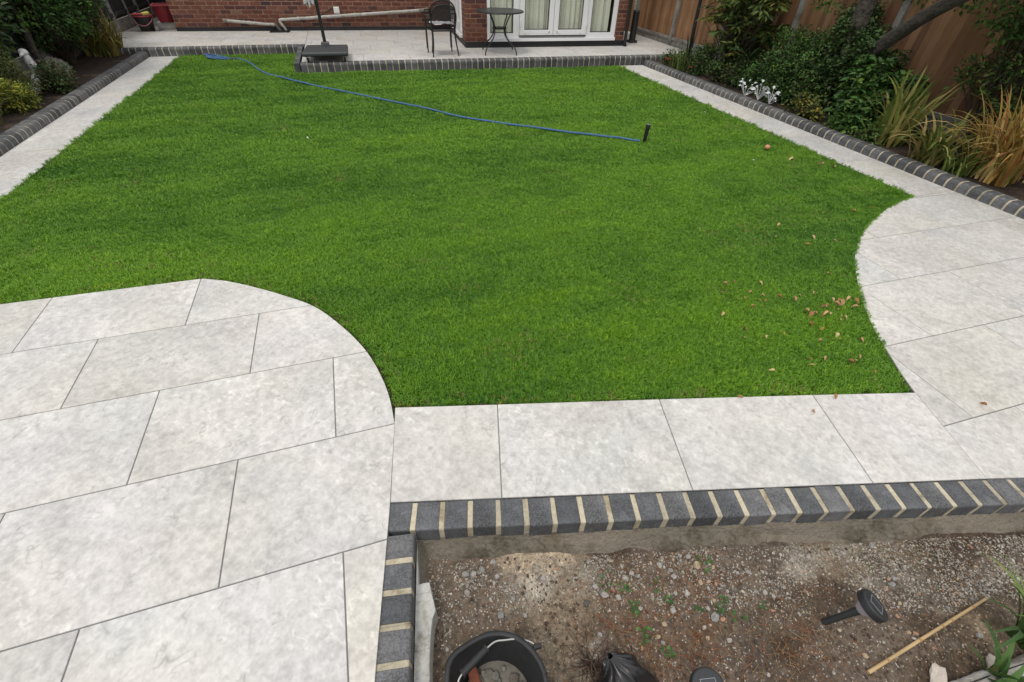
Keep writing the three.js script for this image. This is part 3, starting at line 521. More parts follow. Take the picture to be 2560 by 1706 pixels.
// ================================================================= LAWN
{
  const r = RNG(2024), geo = (() => { // one tuft of bent blades
    const P = [], N = []; for (let b = 0; b < 11; b++) {
      const a = r() * 6.283, rad = 0.017 * Math.sqrt(r()), bx = Math.cos(a) * rad, bz = Math.sin(a) * rad, h = r.r(0.022, 0.044), w = r.r(0.0016, 0.0026), t = r() * 6.283, lean = r.r(0.15, 0.9), la = r() * 6.283;
      const dx = Math.cos(t) * w, dz = Math.sin(t) * w, lx = Math.cos(la) * lean * h, lz = Math.sin(la) * lean * h;
      const m = [bx + lx * 0.35, h * 0.6, bz + lz * 0.35], tip = [bx + lx, h * (1 - 0.25 * lean), bz + lz];
      P.push(bx - dx, -0.006, bz - dz, bx + dx, -0.006, bz + dz, m[0] + dx * 0.8, m[1], m[2] + dz * 0.8, bx - dx, -0.006, bz - dz, m[0] + dx * 0.8, m[1], m[2] + dz * 0.8, m[0] - dx * 0.8, m[1], m[2] - dz * 0.8, m[0] - dx * 0.8, m[1], m[2] - dz * 0.8, m[0] + dx * 0.8, m[1], m[2] + dz * 0.8, ...tip);
    }
    const g = new THREE.BufferGeometry(); g.setAttribute('position', new THREE.Float32BufferAttribute(P, 3)); g.computeVertexNormals(); return g;
  })();
  const mat = std({ color: 0xffffff, roughness: 0.55 });
  // edges that meet slabs at the near side keep a strip of bare soil
  const nearEdge = [leftEdge0, ...arcL, stripTL, stripTR], rightArc = arcR; const dist = (pl, x, z) => { let m = 9; for (let i = 0; i + 1 < pl.length; i++) { const [a, b] = pl[i], [c, d] = pl[i + 1], t = clamp(((x - a) * (c - a) + (z - b) * (d - b)) / ((c - a) ** 2 + (d - b) ** 2)); m = Math.min(m, Math.hypot(x - a - (c - a) * t, z - b - (d - b) * t)); } return m; };
  const M4 = new THREE.Matrix4(), Q = new THREE.Quaternion(), E = new THREE.Euler(), S = V(), T = V(), list = [], cols = [], c = new THREE.Color();
  const cell = z => 0.0135 * Math.max(1, Math.min(1.9, -z / 4.2));
  for (let z = -0.95; z > -12.36; z -= cell(z)) {
    const dcell = cell(z);
    for (let x = XL1 - 0.02; x < XR0 + 0.03; x += dcell) {
      const jx = x + r.r(-0.6, 0.6) * dcell, jz = z + r.r(-0.6, 0.6) * dcell; let flop = 0;
      if (!inPoly(lawnPoly, jx, jz)) { // blades that flop over the side paths and the right hand curve
        const reach = 0.004 + 0.012 * Math.abs(free(jx * 30, jz * 30, 43, 2)); const side = jz < -3.2 && jx < XL1 && jx > XL1 - reach && jz > -12.3 ? -1 : jz < -3.1 && jz > -9.8 && jx > XR0 && jx < XR0 + reach ? 1 : jx > 3 && jz > -3.3 && jz < -1.02 && dist(arcR, jx, jz) < reach ? 1 : 0; if (!side) continue; flop = side;
      }
      let h = 1; const dn = jz > -3.6 && !flop ? dist(nearEdge, jx, jz) : 9, bare = 0.02 + 0.014 * free(jx * 7, jz * 7, 41); if (dn < bare) continue; if (dn < 0.12) { if (r() < 0.35 * (1 - dn / 0.12)) continue; h *= lerp(0.55, 1, dn / 0.12); }
      const scuff = Math.abs((jx - 1.55) - (jz + 2.63) * 0.55) < 0.016 && Math.abs(jz + 2.63) < 0.14; if (scuff && r() < 0.8) continue;
      // view cone, with a margin for a step to the side
      const vx = jx, vz = jz; if (vz > -3 && (vx < -2.6 || vx > 5.6)) continue;
      const bz = jz - 0.05 * jx + 0.12 * free(jx * 0.6, jz * 0.6, 63, 2), n1 = 0.75 * free(jx * 0.3, bz * 1.9, 61, 3) + 0.35 * free(jx * 0.5, jz * 0.6, 64, 2), n2 = free(jx * 2.2, jz * 4.5, 67, 3), n3 = free(jx * 9, jz * 12, 71, 2), dry = sm(0.35, 0.7, free(jx * 3 + 9, jz * 3, 75, 3)) * 0.25 + (dn < 0.14 ? 0.5 * (1 - dn / 0.14) * sm(-0.2, 0.5, n3) : 0);
      const k = clamp(0.56 + n1 * 0.42 + n2 * 0.25 + n3 * 0.12 + r.r(-0.34, 0.34));
      let R = lerp(0.05, 0.165, k), G = lerp(0.165, 0.345, k), B = lerp(0.014, 0.009, k);
      if (r() < dry * 0.5) { R = 0.24; G = 0.23; B = 0.07; } else if (r() < 0.06) { R *= 1.9; G *= 1.5; B *= 2.2; }
      cols.push(R, G, B);
      const s = (dcell / 0.0135) ** 0.55 * r.r(0.8, 1.15), hh = h * (0.95 + 0.2 * n2 + 0.25 * n3) * s;
      E.set(0.35 * (n2 + 0.5 * n1) + r.r(-0.18, 0.18), r() * 6.283, 0.35 * n3 + r.r(-0.18, 0.18) - flop * 0.6, 'ZXY'); Q.setFromEuler(E);
      M4.compose(T.set(jx - flop * 0.012, flop ? -0.006 : -0.028, jz), Q, S.set(s * 1.05, hh, s * 1.05)); list.push(M4.clone());
    }
  }
  const im = new THREE.InstancedMesh(geo, mat, list.length); list.forEach((m, i) => { im.setMatrixAt(i, m); im.setColorAt(i, c.setRGB(cols[3 * i], cols[3 * i + 1], cols[3 * i + 2])); });
  im.name = 'lawn_grass'; shadows(im); scene.add(im); stuff(im); tag(im, 'short mown green lawn grass between the pale paths', 'grass'); console.log('tufts', list.length);
}

// ================================================================= plants
function leafShape(l, w, droop = 0.12, fold = 0.18) { // tip along +z
  const v = [[0, 0, 0], [-w * 0.42, fold * w, l * 0.28], [0, 0, l * 0.3], [w * 0.42, fold * w, l * 0.28], [-w * 0.5, fold * w - droop * l * 0.3, l * 0.6], [0, -droop * l * 0.4, l * 0.62], [w * 0.5, fold * w - droop * l * 0.3, l * 0.6], [0, -droop * l, l]];
  const t = [0, 2, 1, 0, 3, 2, 1, 2, 5, 1, 5, 4, 2, 3, 6, 2, 6, 5, 4, 5, 7, 5, 6, 7]; const g = new THREE.BufferGeometry(); g.setAttribute('position', new THREE.Float32BufferAttribute(v.flat(), 3)); g.setIndex(t); const q = g.toNonIndexed(); q.computeVertexNormals(); return q;
}
const upQ = (dir, roll, r) => { const z = dir.clone().normalize(), x = V().crossVectors(V(0, 1, 0), z); if (x.lengthSq() < 1e-4) x.set(1, 0, 0); x.normalize(); const y = V().crossVectors(z, x); const q = new THREE.Quaternion().setFromRotationMatrix(new THREE.Matrix4().makeBasis(x, y, z)); return q.multiply(new THREE.Quaternion().setFromAxisAngle(V(0, 0, 1), roll)); };
// many leaves in one geometry with a colour for each leaf
function leafMass(items, shape) {
  const p = shape.attributes.position, nn = shape.attributes.normal, n = p.count, P = new Float32Array(items.length * n * 3), N = new Float32Array(P.length), C = new Float32Array(P.length), v = V(); let k = 0;
  for (const it of items) for (let i = 0; i < n; i++) {
    v.fromBufferAttribute(p, i).multiplyScalar(it.s).applyQuaternion(it.q).add(it.p); P[k] = v.x; P[k + 1] = v.y; P[k + 2] = v.z; v.fromBufferAttribute(nn, i).applyQuaternion(it.q); N[k] = v.x; N[k + 1] = v.y; N[k + 2] = v.z; C[k] = it.c[0]; C[k + 1] = it.c[1]; C[k + 2] = it.c[2]; k += 3;
  }
  const g = new THREE.BufferGeometry(); g.setAttribute('position', new THREE.BufferAttribute(P, 3)); g.setAttribute('normal', new THREE.BufferAttribute(N, 3)); g.setAttribute('color', new THREE.BufferAttribute(C, 3)); return g;
}
const tint = (r, pal) => { const c = r.pick(pal), k = r.r(0.7, 1.3); return [c[0] * k, c[1] * k, c[2] * k]; };
// shrub: stems from the foot, shoots with leaves round their tips; lobes: [x, y, z, radius] in the shrub's own frame
function shrub(name, label, base, lobes, { shoots = 120, per = 14, leaf = [0.07, 0.028], pal, seed = 1, singles = 0, category = 'shrub', rough = 0.5, droop = 0.25, spread = 0.09, whorl = false, group } = {}) {
  const r = RNG(seed), g = thing(name, label, category, [base.x, base.y, base.z], 0, group), shape = leafShape(leaf[0], leaf[1], droop), items = [], stems = [];
  const vol = lobes.map(l => l[3] ** 2), tot = vol.reduce((a, b) => a + b);
  for (let s = 0; s < shoots; s++) {
    let t = r() * tot, li = 0; while (t > vol[li] && li < lobes.length - 1) t -= vol[li++]; const [lx, ly, lz, R] = lobes[li];
    const d = V(r.r(-1, 1), r.r(-0.75, 1), r.r(-1, 1)); if (d.length() < 0.05) continue; d.normalize(); const rr = R * Math.pow(r(), 0.38) * (0.85 + 0.3 * free(d.x * 2 + li * 5, d.y * 2 + d.z * 3, seed + 3));
    const tip = V(lx + d.x * rr, Math.max(0.03, ly + d.y * rr * 0.9), lz + d.z * rr); const out = d.clone().add(V(0, 0.35, 0)).normalize();
    if (s % 4 === 0) stems.push(tube([V(r.r(-0.05, 0.05), 0, r.r(-0.05, 0.05)), V(lerp(0, tip.x, 0.45) + r.r(-0.05, 0.05), tip.y * 0.5, lerp(0, tip.z, 0.45)), tip], 0.006 + 0.004 * R, 6, 4));
    const base2 = tint(r, pal);
    for (let k = 0; k < per; k++) {
      const a = k * 2.4 + r(), el = r.r(-0.3, 0.9), dd = whorl ? V(Math.cos(a), 0, Math.sin(a)).multiplyScalar(1).add(out.clone().multiplyScalar(el)) : V(r.r(-1, 1), r.r(-0.6, 0.8), r.r(-1, 1)).add(out.clone().multiplyScalar(0.8));
      const p = tip.clone().add(whorl ? out.clone().multiplyScalar(-r() * spread * 0.6) : V(r.r(-1, 1), r.r(-1, 1), r.r(-1, 1)).multiplyScalar(spread));
      const c = r() < 0.8 ? base2.map(v => v * r.r(0.8, 1.2)) : tint(r, pal); items.push({ p, q: upQ(dd, r.r(-0.7, 0.7)), s: r.r(0.65, 1.2), c });
    }
  }
  mesh('stem', merge(stems), M.stem, g);
  if (singles) { // the leaves that show largest are single leaves
    const cam = V(-base.x, EYE - base.y, -base.z).normalize(); items.sort((a, b) => b.p.dot(cam) * 1.0 - a.p.dot(cam)); const palQ = pal;
    for (const it of items.splice(0, singles)) { const m = mesh('leaf', shape, leafFlat(r.pick(palQ), rough), g); m.position.copy(it.p); m.quaternion.copy(it.q); m.scale.setScalar(it.s); }
  }
  if (items.length) stuff(mesh('foliage', leafMass(items, shape), leafMat(rough), g));
  return g;
}
function bladeGeo(L, w, bend, seed) { // sword leaf rising along +y and arching to +z
  const r = RNG(seed), n = 9, P = [], I = []; const tw = r.r(-0.5, 0.5); let y = 0, z = 0, a = 0.12;
  for (let i = 0; i <= n; i++) { const t = i / n, ww = w * (t < 0.15 ? lerp(0.6, 1, t / 0.15) : Math.pow(1 - (t - 0.15) / 0.85, 0.7)) / 2, th = tw * t, cx = Math.cos(th) * ww, cz = Math.sin(th) * ww; P.push(-cx, y, z - cz, 0, y - ww * 0.35 * Math.sin(a), z + ww * 0.35 * Math.cos(a), cx, y, z + cz); a += bend / n * (0.4 + 1.3 * t); y += L / n * Math.cos(a); z += L / n * Math.sin(a); }
  for (let i = 0; i < n; i++) { const k = i * 3; I.push(k, k + 1, k + 3, k + 1, k + 4, k + 3, k + 1, k + 2, k + 4, k + 2, k + 5, k + 4); }
  const g = new THREE.BufferGeometry(); g.setAttribute('position', new THREE.Float32BufferAttribute(P, 3)); g.setIndex(I); g.computeVertexNormals(); return g;
}
function strap(name, label, base, { n = 30, L = [0.5, 0.8], w = 0.03, bend = [0.3, 1.6], pal, seed = 1, foot = 0.08, category = 'plant', lean, rough = 0.5, group } = {}) {
  const r = RNG(seed), g = thing(name, label, category, [base.x, base.y, base.z], 0, group), geos = [0, 1, 2, 3, 4, 5, 6, 7].map(i => bladeGeo(1, w / lerp(L[0], L[1], 0.5), lerp(bend[0], bend[1], i / 7), seed * 10 + i));
  for (let i = 0; i < n; i++) { const m = mesh('leaf', geos[i % 8], leafFlat(r.pick(pal), rough), g); const s = r.r(L[0], L[1]); m.scale.set(s, s, s); const a = lean === undefined ? r() * 6.283 : lean[0] + r.r(-1, 1) * lean[1]; m.position.set(r.r(-foot, foot), 0, r.r(-foot, foot)); m.rotation.set(0, a, 0); m.rotateX(r.r(-0.1, 0.25)); }
  return g;
}
const GR = { dark: [[0.045, 0.085, 0.022], [0.06, 0.115, 0.028], [0.03, 0.06, 0.02], [0.085, 0.15, 0.038]], mid: [[0.085, 0.175, 0.032], [0.065, 0.14, 0.03], [0.12, 0.22, 0.044], [0.045, 0.105, 0.026]], rhodo: [[0.08, 0.125, 0.028], [0.12, 0.165, 0.035], [0.05, 0.09, 0.026], [0.18, 0.21, 0.05], [0.04, 0.075, 0.026]], yellow: [[0.3, 0.33, 0.04], [0.2, 0.25, 0.035], [0.37, 0.36, 0.055], [0.12, 0.16, 0.03]], olive: [[0.13, 0.15, 0.045], [0.09, 0.115, 0.035], [0.18, 0.19, 0.06], [0.06, 0.085, 0.03]] };
// right border, from the terrace towards the patio
const foot = (px, py, y = 0.06) => gp(px, py, y);
shrub('rhododendron', 'tall leggy evergreen with long drooping yellowish green leaves in front of the timber fence', V(6.98, 0.07, -8.3), [[0, 0.8, 0, 0.55], [-0.05, 1.4, 0.1, 0.62], [-0.15, 0.35, 0.2, 0.42], [0.1, 1.9, -0.2, 0.55], [-0.2, 1.25, 0.8, 0.4], [0, 0.95, -0.6, 0.42], [-0.05, 1.5, -0.6, 0.45], [0.0, 0.75, 0.75, 0.3]], { shoots: 470, per: 9, leaf: [0.165, 0.046], pal: [...GR.rhodo, [0.22, 0.19, 0.03], [0.12, 0.17, 0.04]], seed: 21, singles: 190, droop: 0.3, whorl: true, spread: 0.06 });
shrub('cotoneaster', 'low spreading dark green small leaved shrub behind the white leaved plant', V(6.78, 0.06, -6.75), [[0, 0.32, 0, 0.48], [0.1, 0.42, 0.55, 0.46], [-0.12, 0.2, 0.25, 0.34], [0.25, 0.6, -0.2, 0.42], [-0.1, 0.22, -0.45, 0.3], [-0.12, 0.18, 0.75, 0.3], [0.3, 0.75, 0.3, 0.3]], { shoots: 760, per: 20, leaf: [0.046, 0.023], pal: [...GR.dark, ...GR.mid, [0.06, 0.14, 0.035]], seed: 22, spread: 0.075 });
shrub('ivy_shrub', 'very dark ivy like foliage round the foot of the grey tree trunk', V(7.05, 0.08, -5.85), [[0, 0.4, 0, 0.48], [0.1, 0.85, -0.15, 0.4], [0.0, 0.55, 0.4, 0.42], [0.2, 1.1, -0.3, 0.25], [-0.2, 0.3, -0.1, 0.4], [-0.15, 0.75, 0.3, 0.3], [-0.1, 0.95, 0.0, 0.22]], { shoots: 640, per: 18, leaf: [0.062, 0.038], pal: [...GR.dark, [0.07, 0.13, 0.05], [0.1, 0.17, 0.05]], seed: 23, spread: 0.085 });
shrub('laurel_shrub', 'bushy mid green shrub with pointed glossy leaves beside the sword leaved clump', V(6.58, 0.06, -5.05), [[0, 0.32, 0, 0.4], [0.1, 0.62, -0.1, 0.36], [-0.15, 0.22, 0.2, 0.33], [0.05, 0.3, 0.4, 0.33], [0.25, 0.55, 0.25, 0.32]], { shoots: 330, per: 11, leaf: [0.105, 0.04], pal: [...GR.mid, [0.08, 0.18, 0.05]], seed: 24, singles: 190, whorl: true, spread: 0.07 });
shrub('variegated_shrub', 'small yellow and green leaved plant at the edge of the brick edging', V(6.36, 0.06, -5.75), [[0, 0.12, 0, 0.19], [0.05, 0.1, 0.22, 0.16]], { shoots: 66, per: 9, leaf: [0.06, 0.026], pal: [[0.25, 0.22, 0.04], [0.14, 0.17, 0.03], [0.08, 0.1, 0.03], [0.05, 0.08, 0.03]], seed: 25 });
{ const b = gx(2530, 150, 7.2); shrub('fence_shrub', 'loose green shrub hanging in front of the fence above the bronze grass', V(7.2, 0.1, b.z + 0.12), [[0, 0.95, 0.0, 0.34], [0.0, 1.3, 0.1, 0.38], [0.0, 0.6, 0.15, 0.34], [-0.1, 1.7, 0.1, 0.42], [0, 0.75, -0.35, 0.2], [0, 1.25, -0.35, 0.2]], { shoots: 330, per: 13, leaf: [0.065, 0.027], pal: [...GR.olive, ...GR.mid], seed: 26, spread: 0.1 }); }
strap('sword_leaf_clump', 'upright clump of yellowish green sword shaped leaves beside the laurel shrub', V(6.52, 0.06, -4.38), { n: 80, L: [0.5, 0.95], w: 0.056, bend: [0.1, 1.25], pal: [[0.24, 0.27, 0.06], [0.17, 0.22, 0.045], [0.34, 0.33, 0.1], [0.12, 0.17, 0.035], [0.38, 0.31, 0.1]], seed: 27, foot: 0.16 });
strap('sword_leaf_clump', 'flopped green sword leaves lying low behind the brick edging', V(6.42, 0.05, -3.75), { n: 80, L: [0.35, 0.72], w: 0.044, bend: [0.7, 2.2], pal: [[0.19, 0.23, 0.05], [0.13, 0.2, 0.04], [0.29, 0.29, 0.09], [0.37, 0.28, 0.11]], seed: 28, foot: 0.16 });
strap('bronze_grass', 'withered golden brown grass clump leaning over the brick edging', V(6.62, 0.06, -3.15), { n: 230, L: [0.5, 1.05], w: 0.034, bend: [0.25, 2.3], pal: [[0.5, 0.32, 0.09], [0.38, 0.23, 0.06], [0.6, 0.45, 0.18], [0.26, 0.22, 0.055], [0.33, 0.14, 0.05], [0.42, 0.33, 0.09]], seed: 29, foot: 0.22 });
shrub('edge_cover', 'low light green leafy plant spilling over the edging between laurel and sword leaves', V(6.3, 0.08, -4.75), [[0, 0.08, 0, 0.16], [0.02, 0.08, 0.28, 0.14], [0, 0.1, -0.25, 0.15]], { shoots: 90, per: 10, leaf: [0.06, 0.024], pal: [...GR.mid, [0.14, 0.2, 0.05]], seed: 36, category: 'plant' });
strap('sword_leaf_clump', 'short fresh green leaves low in front of the bronze grass', V(6.34, 0.06, -3.35), { n: 44, L: [0.22, 0.45], w: 0.03, bend: [0.7, 2.2], pal: [[0.13, 0.2, 0.04], [0.2, 0.24, 0.06], [0.09, 0.14, 0.03]], seed: 37, foot: 0.12 });
strap('grassy_plant', 'low tuft of arching narrow leaves with reddish tips by the terrace corner', V(6.42, 0.05, -9.05), { n: 110, L: [0.26, 0.5], w: 0.018, bend: [0.5, 2.1], pal: [[0.08, 0.14, 0.03], [0.11, 0.17, 0.04], [0.22, 0.19, 0.05], [0.05, 0.09, 0.025]], seed: 30, foot: 0.2 });
strap('spiky_plant', 'few stiff upright dark green spiky leaves beside the thin dark trunk', V(6.98, 0.06, -9.72), { n: 10, L: [0.45, 0.68], w: 0.026, bend: [0.02, 0.35], pal: [[0.03, 0.055, 0.025], [0.04, 0.07, 0.03]], seed: 33, foot: 0.05 });
shrub('edging_plant', 'small rounded green plant in the corner of terrace and brick edging', V(6.5, 0.05, -9.62), [[0, 0.1, 0, 0.16], [0.28, 0.1, -0.02, 0.15]], { shoots: 60, per: 10, leaf: [0.05, 0.03], pal: GR.dark, seed: 34 });
shrub('ground_cover', 'low dark green leafy cover under the tall evergreen', V(6.55, 0.05, -8.1), [[0, 0.12, 0, 0.22], [0.05, 0.14, -0.45, 0.24], [0.1, 0.12, 0.45, 0.24], [0.2, 0.25, -0.7, 0.25], [0.35, 0.3, 0.3, 0.3]], { shoots: 300, per: 14, leaf: [0.055, 0.026], pal: [...GR.dark, [0.07, 0.1, 0.03]], seed: 35, category: 'plant' });
{ // white leaved plant: stems with round felted leaves
  for (const [k, x, y, s] of [[0, 1862, 236, 1], [1, 1896, 235, 1.15], [2, 1918, 252, 1]]) {
    const b = V(6.25 + 0.03 * k, 0.07, gx(x, y, 6.25).z), g = thing('white_leaved_plant', ['tuft of white felted leaves behind the brick edging, beside the low dark shrub', 'taller tuft of white felted leaves standing between two lower ones', 'tuft of white felted leaves with two large round leaves'][k], 'plant', [b.x, b.y, b.z], 0, 'white leaved plants'), r = RNG(70 + k), m = std({ color: lin(0.66, 0.69, 0.7), roughness: 0.9 });
    const lf = leafShape(0.085 * s, 0.052 * s, 0.1, 0.3), st = []; for (let i = 0; i < 20; i++) { const a = r() * 6.28, q = V(Math.cos(a) * r.r(0.02, 0.13), r.r(0.04, 0.22) * s, Math.sin(a) * r.r(0.02, 0.13)); if (i % 2) st.push(bar(V(0, 0, 0), q, 0.004, 5)); const l = mesh('leaf', lf, m, g); l.position.copy(q); l.quaternion.copy(upQ(V(Math.cos(a), r.r(-0.3, 0.9), Math.sin(a)), r.r(-1, 1))); l.scale.setScalar(r.r(0.45, 1.0)); }
    mesh('stem', merge(st), m, g);
  }
}
for (const [i, p] of [[0, [1663, 163]], [1, [1667, 165]], [2, [1733, 149]]]) { const b = gx(...p, 6.35), g = thing('red_flower', i < 2 ? 'small red flower drooping at the edging corner' : 'small red flower among the arching narrow leaves', 'flower', [b.x, 0.05, b.z], 0, i < 2 ? 'red flowers at the edging' : undefined), r = RNG(80 + i); mesh('stem', bar(V(0, 0, 0), V(0, 0.12, 0), 0.003, 5), M.stem, g); const lf = leafShape(0.035, 0.03, 0.2); for (let k = 0; k < 7; k++) { const l = mesh('petal', lf, leafFlat([0.5, 0.05, 0.02], 0.6), g); l.position.set(0, 0.12, 0); l.quaternion.copy(upQ(V(Math.cos(k * 0.9), r.r(-0.2, 0.8), Math.sin(k * 0.9)), 0)); } }
function limb(pts, r0, r1, seg = 20, rs = 10, seed = 1) { // tapered uneven bough
  const c = new THREE.CatmullRomCurve3(pts), g = new THREE.TubeGeometry(c, seg, 1, rs, false), p = g.attributes.position, v = V();
  for (let i = 0; i <= seg; i++) { const o = c.getPointAt(i / seg); for (let j = 0; j <= rs; j++) { const k = i * (rs + 1) + j; v.fromBufferAttribute(p, k).sub(o).normalize(); const R = lerp(r0, r1, i / seg) * (1 + 0.16 * free(i * 0.35, (j % rs) * 0.9, seed) + 0.07 * free(i * 1.4, (j % rs) * 2, seed + 9)); p.setXYZ(k, o.x + v.x * R, o.y + v.y * R, o.z + v.z * R); } }
  g.computeVertexNormals(); return g;
}
{ // the tree leaning over the border
  const t = thing('garden_tree', 'old grey barked tree with a leaning bough in front of the timber fence', 'tree', [7.0, 0.06, -6.0]);
  const at = (px, py, x) => gx(px, py, x).sub(V(7.0, 0.06, -6.0));
  const fork = at(2120, 150, 6.95), up = at(2172, 0, 6.95), tr = [V(0.02, -0.1, -0.1), V(0, 0.25, -0.02), fork];
  mesh('trunk', limb([...tr, at(2145, 70, 6.95), up, up.clone().add(V(0.05, 0.7, 0.1)), up.clone().add(V(0.15, 1.5, 0.35))], 0.14, 0.08, 40, 14, 5), M.bark, t);
  mesh('bough', limb([tr[1], at(2150, 160, 6.9), at(2215, 105, 6.85), at(2290, 55, 6.8), at(2370, 10, 6.75), at(2370, 10, 6.75).add(V(-0.1, 0.35, 0.55)), at(2370, 10, 6.75).add(V(-0.3, 0.9, 1.1))], 0.1, 0.055, 36, 12, 15), M.bark, t);
  const r = RNG(44), items = [], shape = leafShape(0.07, 0.036, 0.2), br = [];
  const tip0 = up.clone().add(V(0.15, 1.5, 0.35)), tip1 = at(2370, 10, 6.75).add(V(-0.3, 0.9, 1.1));
  for (let k = 0; k < 90; k++) {
    const o = k % 2 ? tip0 : tip1, e = o.clone().add(V(r.r(-1.2, 1.3), r.r(-0.3, 1.2), r.r(-1.4, 1.9))); br.push(limb([o, o.clone().lerp(e, 0.5).add(V(0, 0.15, 0)), e], 0.022, 0.006, 6, 5, k));
    for (let i = 0; i < 130; i++) { const p = o.clone().lerp(e, Math.pow(r(), 0.5)).add(V(r.r(-1, 1), r.r(-1, 1), r.r(-1, 1)).multiplyScalar(0.3)); items.push({ p, q: upQ(V(r.r(-1, 1), r.r(-1, 0.6), r.r(-1, 1)), r.r(-0.8, 0.8)), s: r.r(0.7, 1.2), c: tint(r, GR.mid) }); }
  }
  // sprays that hang into view
  for (const [px, py, x, n, sp] of [[2060, -5, 7.1, 70, 0.12], [2085, 12, 7.1, 40, 0.1], [1935, 10, 7.1, 60, 0.13], [2500, 25, 7.0, 130, 0.16], [2540, 70, 7.0, 150, 0.16], [2440, -10, 7.0, 150, 0.16], [2375, -12, 7.0, 90, 0.13], [2300, -15, 7.0, 60, 0.1]]) { const o = at(px, py, x); br.push(limb([o.clone().add(V(0, 0.9, 0.2)), o.clone().add(V(0, 0.45, 0)), o], 0.012, 0.004, 6, 5, px)); for (let i = 0; i < n; i++) items.push({ p: o.clone().add(V(r.r(-1, 1), r.r(-1, 1.6), r.r(-1, 1)).multiplyScalar(sp)), q: upQ(V(r.r(-1, 1), r.r(-1, 0.4), r.r(-1, 1)), r.r(-0.8, 0.8)), s: r.r(0.6, 1.1), c: tint(r, GR.mid) }); }
  const cr = mesh('crown', leafMass(items, shape), leafMat(0.5), t); mesh('branch', merge(br), M.bark, cr);
}
{ const t = thing('sapling', 'thin dark leaning trunk rising before the fence near the terrace corner', 'tree', [7.05, 0.06, -9.6]); const at = (px, py) => gx(px, py, 7.05).sub(V(7.05, 0.06, -9.6)); mesh('trunk', limb([V(0, -0.05, 0).add(at(1724, 140).multiplyScalar(0.0)), at(1726, 128), at(1738, 60), at(1752, 0), at(1752, 0).add(V(0, 0.8, 0.0)), at(1752, 0).add(V(0.05, 1.4, 0.1))], 0.042, 0.03, 24, 9, 3), std({ map: barkMap, color: lin(0.035, 0.033, 0.032), roughness: 0.9 }), t);
  const r = RNG(46), it = []; for (let i = 0; i < 700; i++) it.push({ p: at(1752, 0).add(V(r.r(-0.8, 0.5), r.r(0.9, 2.0), r.r(-0.7, 0.7))), q: upQ(V(r.r(-1, 1), r.r(-1, 0.6), r.r(-1, 1)), 0), s: r.r(0.7, 1.3), c: tint(r, GR.mid) }); mesh('crown', leafMass(it, leafShape(0.08, 0.035)), leafMat(0.5), t); }
// left border
shrub('evergreen_bush', 'large dense dark green evergreen overhanging the shady border and the dark fence', V(-4.85, 0.08, -11.3), [[0, 0.75, 0, 0.6], [0.1, 1.15, 0.2, 0.62], [0.15, 0.85, -0.75, 0.52], [0.15, 1.0, 0.9, 0.5], [0.05, 1.5, 0.9, 0.7], [-0.1, 0.6, 0.55, 0.4], [0.1, 1.2, -1.1, 0.5]], { shoots: 900, per: 20, leaf: [0.078, 0.036], pal: [...GR.dark, ...GR.mid, [0.1, 0.17, 0.06]], seed: 51, spread: 0.1 });
shrub('evergreen_bush', 'dark large leaved bush rising behind the white ornament', V(-5.0, 0.08, -9.3), [[0, 0.75, 0, 0.45], [0.05, 1.2, 0.3, 0.55], [0, 1.0, -0.4, 0.45], [0.05, 0.5, 0.5, 0.35]], { shoots: 330, per: 14, leaf: [0.095, 0.05], pal: [...GR.dark, [0.06, 0.1, 0.05]], seed: 52, spread: 0.1 });
{ const t = thing('border_tree', 'slim grey brown tree trunk slanting up inside the dark evergreen', 'tree', [-4.8, 0.06, -10.3]); const at = (px, py) => gx(px, py, -4.8).sub(V(-4.8, 0.06, -10.3)); mesh('trunk', limb([V(0, -0.05, 0), at(80, 120), at(62, 75), at(30, 25), at(10, -20), at(10, -20).add(V(-0.1, 0.8, 0.2))], 0.06, 0.035, 24, 9, 8), M.bark, t); const r = RNG(47), it = []; for (let i = 0; i < 1500; i++) { const d = V(r.r(-1, 1), r.r(-1, 1), r.r(-1, 1)).normalize().multiplyScalar(0.85 * Math.cbrt(r())); it.push({ p: at(10, -20).add(V(-0.2, 1.3, 0.2)).add(d), q: upQ(V(r.r(-1, 1), r.r(-1, 0.6), r.r(-1, 1)), 0), s: r.r(0.7, 1.3), c: tint(r, GR.dark) }); } mesh('crown', leafMass(it, leafShape(0.08, 0.035)), leafMat(0.5), t); }
strap('montbretia', 'arching yellow green strap leaves with orange flowers by the terrace end', V(-4.62, 0.06, -12.32), { n: 260, L: [0.45, 0.9], w: 0.03, bend: [0.35, 2.2], pal: [[0.2, 0.22, 0.045], [0.28, 0.26, 0.055], [0.13, 0.16, 0.035], [0.36, 0.28, 0.08], [0.18, 0.13, 0.04]], seed: 53, foot: 0.26 });
{ const r = RNG(54); for (let i = 0; i < 13; i++) { const [px, py] = i < 9 ? [r.r(228, 272), r.r(36, 74)] : [r.r(285, 300), r.r(106, 116)]; const b = gx(px, py, -4.62 + r.r(-0.1, 0.1)); const g = thing('orange_flower', i < 9 ? 'small orange flower above the arching strap leaves' : 'small orange flower hanging low at the terrace edge', 'flower', [b.x, b.y, b.z], 0, i < 9 ? 'orange flowers over the strap leaves' : 'orange flowers at the terrace edge'); mesh('stalk', bar(V(0, 0, 0), V(r.r(-0.05, 0.05), -0.25, r.r(-0.05, 0.05)), 0.003, 5), M.stem, g); const lf = leafShape(0.05, 0.028, 0.2); for (let k = 0; k < 6; k++) { const l = mesh('petal', lf, leafFlat([0.6, 0.2, 0.02], 0.6), g); l.quaternion.copy(upQ(V(Math.cos(k), r.r(0, 0.9), Math.sin(k)), 0)); } } }
